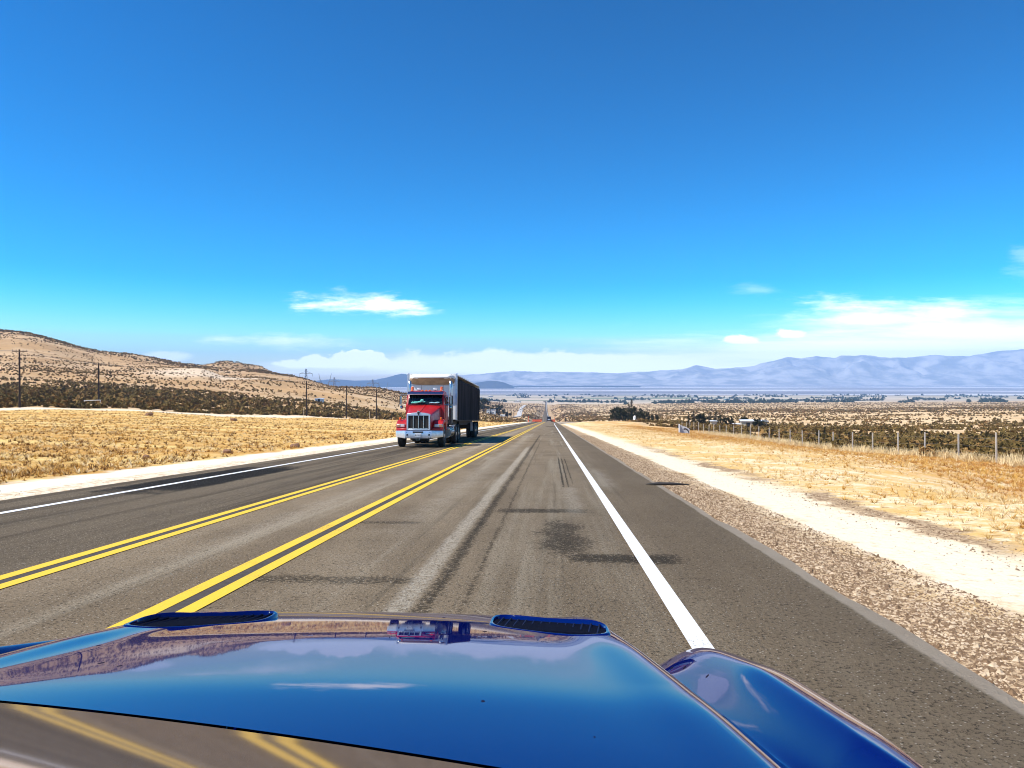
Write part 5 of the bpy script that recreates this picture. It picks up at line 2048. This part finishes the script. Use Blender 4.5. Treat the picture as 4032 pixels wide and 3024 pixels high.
# ------------------------------------------------------------------ houses, barriers, small things
def house(name, lab, X, Y, w, d, h, wall, roof, rise=0.4, rz=0.0, cat='house', group=None, win=0, eave=0.25):
    r = thing(name, lab, cat, (X, Y, ground(X, Y) - 0.3), (0, 0, rz), group)
    mb = MB()
    mb.box(-w / 2, w / 2, -d / 2, d / 2, 0, h + 0.3)
    wl = mb.build('wall', wall, r, 0)
    mb = MB()
    z = h + 0.3
    mb.prism_y([(-w / 2 - eave, z), (w / 2 + eave, z), (w / 2 + eave, z + 0.16), (0, z + 0.16 + rise), (-w / 2 - eave, z + 0.16)], -d / 2 - eave, d / 2 + eave)
    mb.build('roof', roof, r, 0)
    dk = M('dark window', (0.02, 0.02, 0.024), (0.05, 0.05, 0.05), 6, 0.2)
    for i in range(win):
        x = -w / 2 + w * (i + 1) / (win + 1)
        mb = MB()
        if i == win // 2:
            mb.box(x - 0.45, x + 0.45, -d / 2 - 0.03, -d / 2 - 0.002, 0.3, 2.35)
            mb.build('door', dk, r, 0)
        else:
            mb.box(x - 0.6, x + 0.6, -d / 2 - 0.03, -d / 2 - 0.002, 1.3, 2.3)
            mb.build('window', dk, r, 0)
    return r


def build_small():
    white = M('white painted board', (0.80, 0.79, 0.76), (0.70, 0.69, 0.66), 2, 0.6)
    beige = M('beige stucco', (0.62, 0.50, 0.34), (0.54, 0.43, 0.29), 2, 0.85)
    roofw = M('white metal roof', (0.84, 0.84, 0.85), (0.74, 0.74, 0.76), 2, 0.45)
    grey = M('grey concrete', (0.56, 0.56, 0.58), (0.42, 0.42, 0.44), 3.5, 0.85, bump=0.4, bscale=20)
    black = M('dark hollow', (0.008, 0.008, 0.008))
    P = lambda px, Y: brg(px) * Y
    # right side
    house('beige_building', 'beige building with flat white roof right of the tree row', P(438, 226), 226, 7.2, 6, 2.4, beige, roofw, 0.1, -0.18, 'building', win=3, eave=0.35)
    house('low_shed', 'low white roofed shed left of the beige building', P(407, 230), 230, 3.2, 2.5, 1.1, white, roofw, 0.1, 0, 'shed')
    house('small_hut', 'small pale hut between two pointed trees', P(350, 232), 231, 1.6, 1.6, 1.5, beige, roofw, 0.15, 0, 'hut')
    # tank / statue-like white pile by the clump
    mb = MB()
    mb.lathe_z([(0, 0.75), (1.1, 0.75), (1.3, 0.55), (2.3, 0.5), (2.6, 0.2), (2.75, 0.05)], 0, 0, 0, 12)
    o = mb.build('water_tank', white, None, 40, loc=(P(181, 282), 282, ground(P(181, 282), 282) - 0.1))
    tag(o, 'small white water tank at the foot of the tree clump', 'tank')
    # grey culvert headwall
    cx, cy = P(289, 112), 112
    r = thing('culvert_headwall', 'grey concrete culvert headwall with dark arched opening beside the fence', 'culvert', (cx, cy, ground(cx, cy) - 0.25), (0, 0, -0.12))
    mb = MB()
    mb.prism_y([(-0.72, 0), (0.74, 0), (0.74, 0.95), (0.1, 1.30), (-0.72, 1.55)], 0, 0.22)
    mb.build('wall', grey, r, 0)
    mb = MB()
    mb.prism_y([(-0.86, 0), (-0.70, 0), (-0.70, 1.66), (-0.86, 1.70)], -0.5, 0.25)
    mb.build('wing', M('pale concrete edge', (0.80, 0.80, 0.80), (0.7, 0.7, 0.7)), r, 0)
    mb = MB()
    pts = []
    for i in range(13):
        a = rad(150 - i * 11.5)
        pts.append((0.10 + 0.80 * math.cos(a) * 0.75, 0.25 + 0.82 * math.sin(a)))
    inner = [(x * 0.86 + 0.02, z - 0.20) for x, z in reversed(pts)]
    mb.prism_y(pts[3:] + inner[:10], -0.015, -0.004)  # flat black crescent on the wall stands for the opening's shadow
    mb.build('opening', black, r, 0)  # the black crescent, standing in for the opening's shadow
    # left: white bar gate, shed on the slope
    gx, gy = P(-991, 158), 158
    r = thing('bar_gate', 'white horizontal bar gate beside a utility pole', 'gate', (gx, gy, ground(gx, gy)), (0, 0, 0.25))
    mb = MB()
    mb.tube([(-1.7, 0, 1.30), (1.7, 0, 1.38)], 0.07, 8)
    mb.build('bar', white, r)
    for x in (-1.6, 1.6):
        mb = MB()
        mb.tube([(x, 0, -0.3), (x, 0, 1.45)], 0.06, 8)
        mb.build('post', white, r)
    house('white_shed', 'tiny white shed alone on the left slope behind the utility poles', P(-500, 330), 330, 3.6, 2.6, 1.8, white, roofw, 0.2, 0.1, 'shed', win=1)
    # marker posts by the track
    mk = None
    for px, Y, lab in ((-534, 186, 'pale marker post left of the first of three utility poles'), (-392, 224, 'pale marker post left of the utility pole nearest the truck')):
        mb = MB()
        mb.box(-0.06, 0.06, -0.04, 0.04, -0.2, 2.6)
        mb.box(-0.075, 0.075, -0.05, 0.05, 2.3, 2.62)
        o = mb.build('marker_post', beige, None, 0, loc=(P(px, Y), Y, ground(P(px, Y), Y)))
        tag(o, lab, 'post')
    # white roadside house, van, car port
    house('white_house', 'white flat roofed roadside house behind the trailer', P(-129, 690), 690, 8.2, 6, 4.0, white, roofw, 0.1, 0.0, 'house', win=3)
    r = thing('white_van', 'white van parked right of the round tree', 'van', (P(-104, 695), 695, ground(P(-104, 695), 695)), (0, 0, 0.1))
    mb = MB()
    mb.prism_x([(-1.0, 0.4), (1.0, 0.4), (1.0, 2.2), (-0.7, 2.25), (-1.0, 1.9)], -2.2, 2.2)
    mb.build('body', white, r, 30, bevel=0.1)
    mb = MB()
    mb.box(-1.6, -0.6, -1.02, -1.0, 1.4, 1.9)
    mb.build('window', black, r, 0)
    rb = M('van tyre', (0.015, 0.015, 0.015))
    for x in (-1.4, 1.4):
        mb = MB()
        mb.tube([(x, -1.0, 0.36), (x, -0.75, 0.36)], 0.36, 14)
        mb.build('wheel', rb, r)
    # orange barriers at the closed junction
    org = M('orange plastic', (0.80, 0.115, 0.025), (0.62, 0.08, 0.02), 3, 0.5)
    wh = M('reflective white', (0.82, 0.80, 0.76), None, 4, 0.4)
    G = 'orange barriers at the end of the grade'

    def barrier(X, Y, n, lab, rz=0.0):
        r = thing('orange_barrier', lab, 'barrier', (X, Y, ground(X, Y) + 0.1), (0, 0, rz), G)
        mb = MB()
        mb.prism_x([(-0.30, 0), (0.30, 0), (0.24, 0.35), (0.10, 0.5), (0.08, 1.0), (-0.08, 1.0), (-0.10, 0.5), (-0.24, 0.35)], -n / 2, n / 2)
        mb.build('body', org, r, 30, bevel=0.03)
        mb = MB()
        mb.box(-n / 2 + 0.1, n / 2 - 0.1, -0.09, -0.082, 0.70, 0.80)
        mb.build('band', wh, r, 0)
        return r
    barrier(-5.3, 338, 2.2, 'long orange barrier left of the dark suv, inner piece', 0.1)
    barrier(-7.4, 336, 2.0, 'orange barrier left of the dark suv, outer piece', 0.15)
    barrier(0.95, 346, 1.7, 'short orange barrier right of the dark suv')
    for X, Y, h, lab in ((-10.4, 345, 2.7, 'leftmost orange marker post beside the junction'), (1.75, 344, 2.2, 'orange marker post at the right end of the barriers')):
        r = thing('marker_post', lab, 'post', (X, Y, ground(X, Y)), (0, 0, 0), 'orange marker posts')
        mb = MB()
        mb.tube([(0, 0, -0.2), (0, 0, h)], 0.09, 8)
        mb.build('pole', org, r)
        mb = MB()
        mb.lathe_z([(0, 0.32), (0.06, 0.30), (0.9, 0.12), (1.0, 0.10)], 0, 0, 0, 12)
        mb.build('cone', org, r)
    sgn = thing('dark_sign_post', 'dark sign post beside the right edge line at the far bend', 'sign', (6.6, 332, ground(6.6, 332)), (0, 0, 0))
    mb = MB()
    mb.tube([(0, 0, -0.2), (0, 0, 2.6)], 0.07, 8)
    mb.build('post', black, sgn)
    mb = MB()
    mb.box(-0.30, 0.30, -0.10, -0.075, 0.5, 1.2)
    mb.build('panel', M('dark sign back', (0.05, 0.04, 0.035)), sgn, 0)
    # a stick of rubber on the shoulder, stones on the field rim
    mb = MB()
    mb.tube([(-0.42, 0.02, 0.02), (-0.2, 0, 0.035), (0.1, 0.01, 0.03), (0.42, -0.03, 0.025)], [0.008, 0.03, 0.032, 0.01], 6)
    o = mb.build('rubber_strip', M('torn tyre rubber', (0.02, 0.016, 0.014)), None, 40, loc=(2.28, 14.6, float(zroad(14.6)) + 0.005))
    tag(o, 'torn strip of black tyre rubber on the edge of the right shoulder', 'debris')
    rock = M('brown rock', (0.30, 0.16, 0.08), (0.18, 0.09, 0.05), 6, 0.9)
    rr = np.random.default_rng(8)
    rocks = [(-12.3, 27.5, 0.16, 'small brown rock on the field rim, nearest of the few'), (-11.6, 33.0, 0.20, 'reddish brown rock on the field rim before the truck'), (-13.5, 24, 0.10, 'little dark rock at the near edge of the field'), (-62, 111, 0.55, 'grey brown boulder near the dirt track at the far left'), (-49, 112, 0.45, 'pale boulder beside the dirt track')]
    for x, y, s_, lab in rocks:
        mb = MB()
        mb.ball((0, 0, 0.35), 1.0, 10, (1.2, 0.9, 0.7))
        mb.v = [tuple(np.array(v) * (0.8 + 0.4 * rr.random())) for v in mb.v]
        o = mb.build('rock', rock, None, 20, loc=(x, y, ground(x, y)))
        o.scale = (s_, s_, s_)
        tag(o, lab, 'rock', 'loose rocks on the field')


def build_valley():
    """the settled strip far across the valley: houses as things, tree belts as one mass"""
    rng = np.random.default_rng(77)
    N = 5200
    u = rng.uniform(-0.12, 0.78, N)
    rows = rng.choice(5, N, p=[0.25, 0.25, 0.2, 0.15, 0.15])
    yc = np.array([2000, 2450, 2900, 3400, 3900.0])[rows]
    Y = yc + rng.normal(size=N) * 60 + 160 * fbm(u * 9, rows * 3.1, 55) * 2
    keep = (fbm(u * 26, rows * 7.7, 51) + 0.5 * fbm(u * 90, rows * 2.2, 58)) > np.where(u > 0.1, 0.02, 0.08)
    Y = np.where(u < 0.1, Y + 300, Y)
    u, Y = u[keep], Y[keep]
    X = u * Y
    S = rng.uniform(3.0, 7.5, len(X))
    tp = [leaf_cloud(9, np.random.default_rng(900 + i), 'bush', (0.3, 0.6)) for i in range(5)]
    VT = leaf_mat('valley trees', (0.030, 0.042, 0.020), (0.022, 0.032, 0.016), (0.06, 0.07, 0.03))
    o = spread('tree_belt', tp, X, Y, S, [VT], np.zeros(len(X), np.int32), H=rng.uniform(0.9, 1.5, len(X)), seed=9)
    o['label'] = 'dark belts of trees among the fields across the valley'
    wall = M('pale far wall', (0.62, 0.58, 0.52), (0.50, 0.46, 0.40), 0.1, 0.8)
    mb = MB()
    mb.box(-8, 8, -5, 5, 0, 3.4)
    mb.prism_y([(-8.6, 3.4), (8.6, 3.4), (8.6, 3.7), (0, 5.6), (-8.6, 3.7)], -5.6, 5.6)
    me = mb.mesh('distant_house', wall, 0)
    for i in range(16):
        uu = rng.uniform(0.02, 0.66) if i > 4 else rng.uniform(-0.09, 0.03)
        yy = float(rng.choice([1950, 2350, 2800, 3300, 3700])) + rng.normal() * 80
        x = uu * yy
        o = link(bpy.data.objects.new('distant_house', me))
        s_ = rng.uniform(0.6, 1.2)
        o.scale = (s_ * rng.uniform(0.8, 1.8), s_, s_)
        o.location = (x, yy, ground(x, yy) - 0.3)
        o.rotation_euler = (0, 0, rng.uniform(-0.5, 0.5))
        tag(o, 'tiny pale house among the tree belts far across the valley', 'house', 'far houses across the valley')


build_scrub()
build_grass()
build_trees()
build_poles()
build_pylons()
build_fence()
build_small()
build_valley()

build_haze()
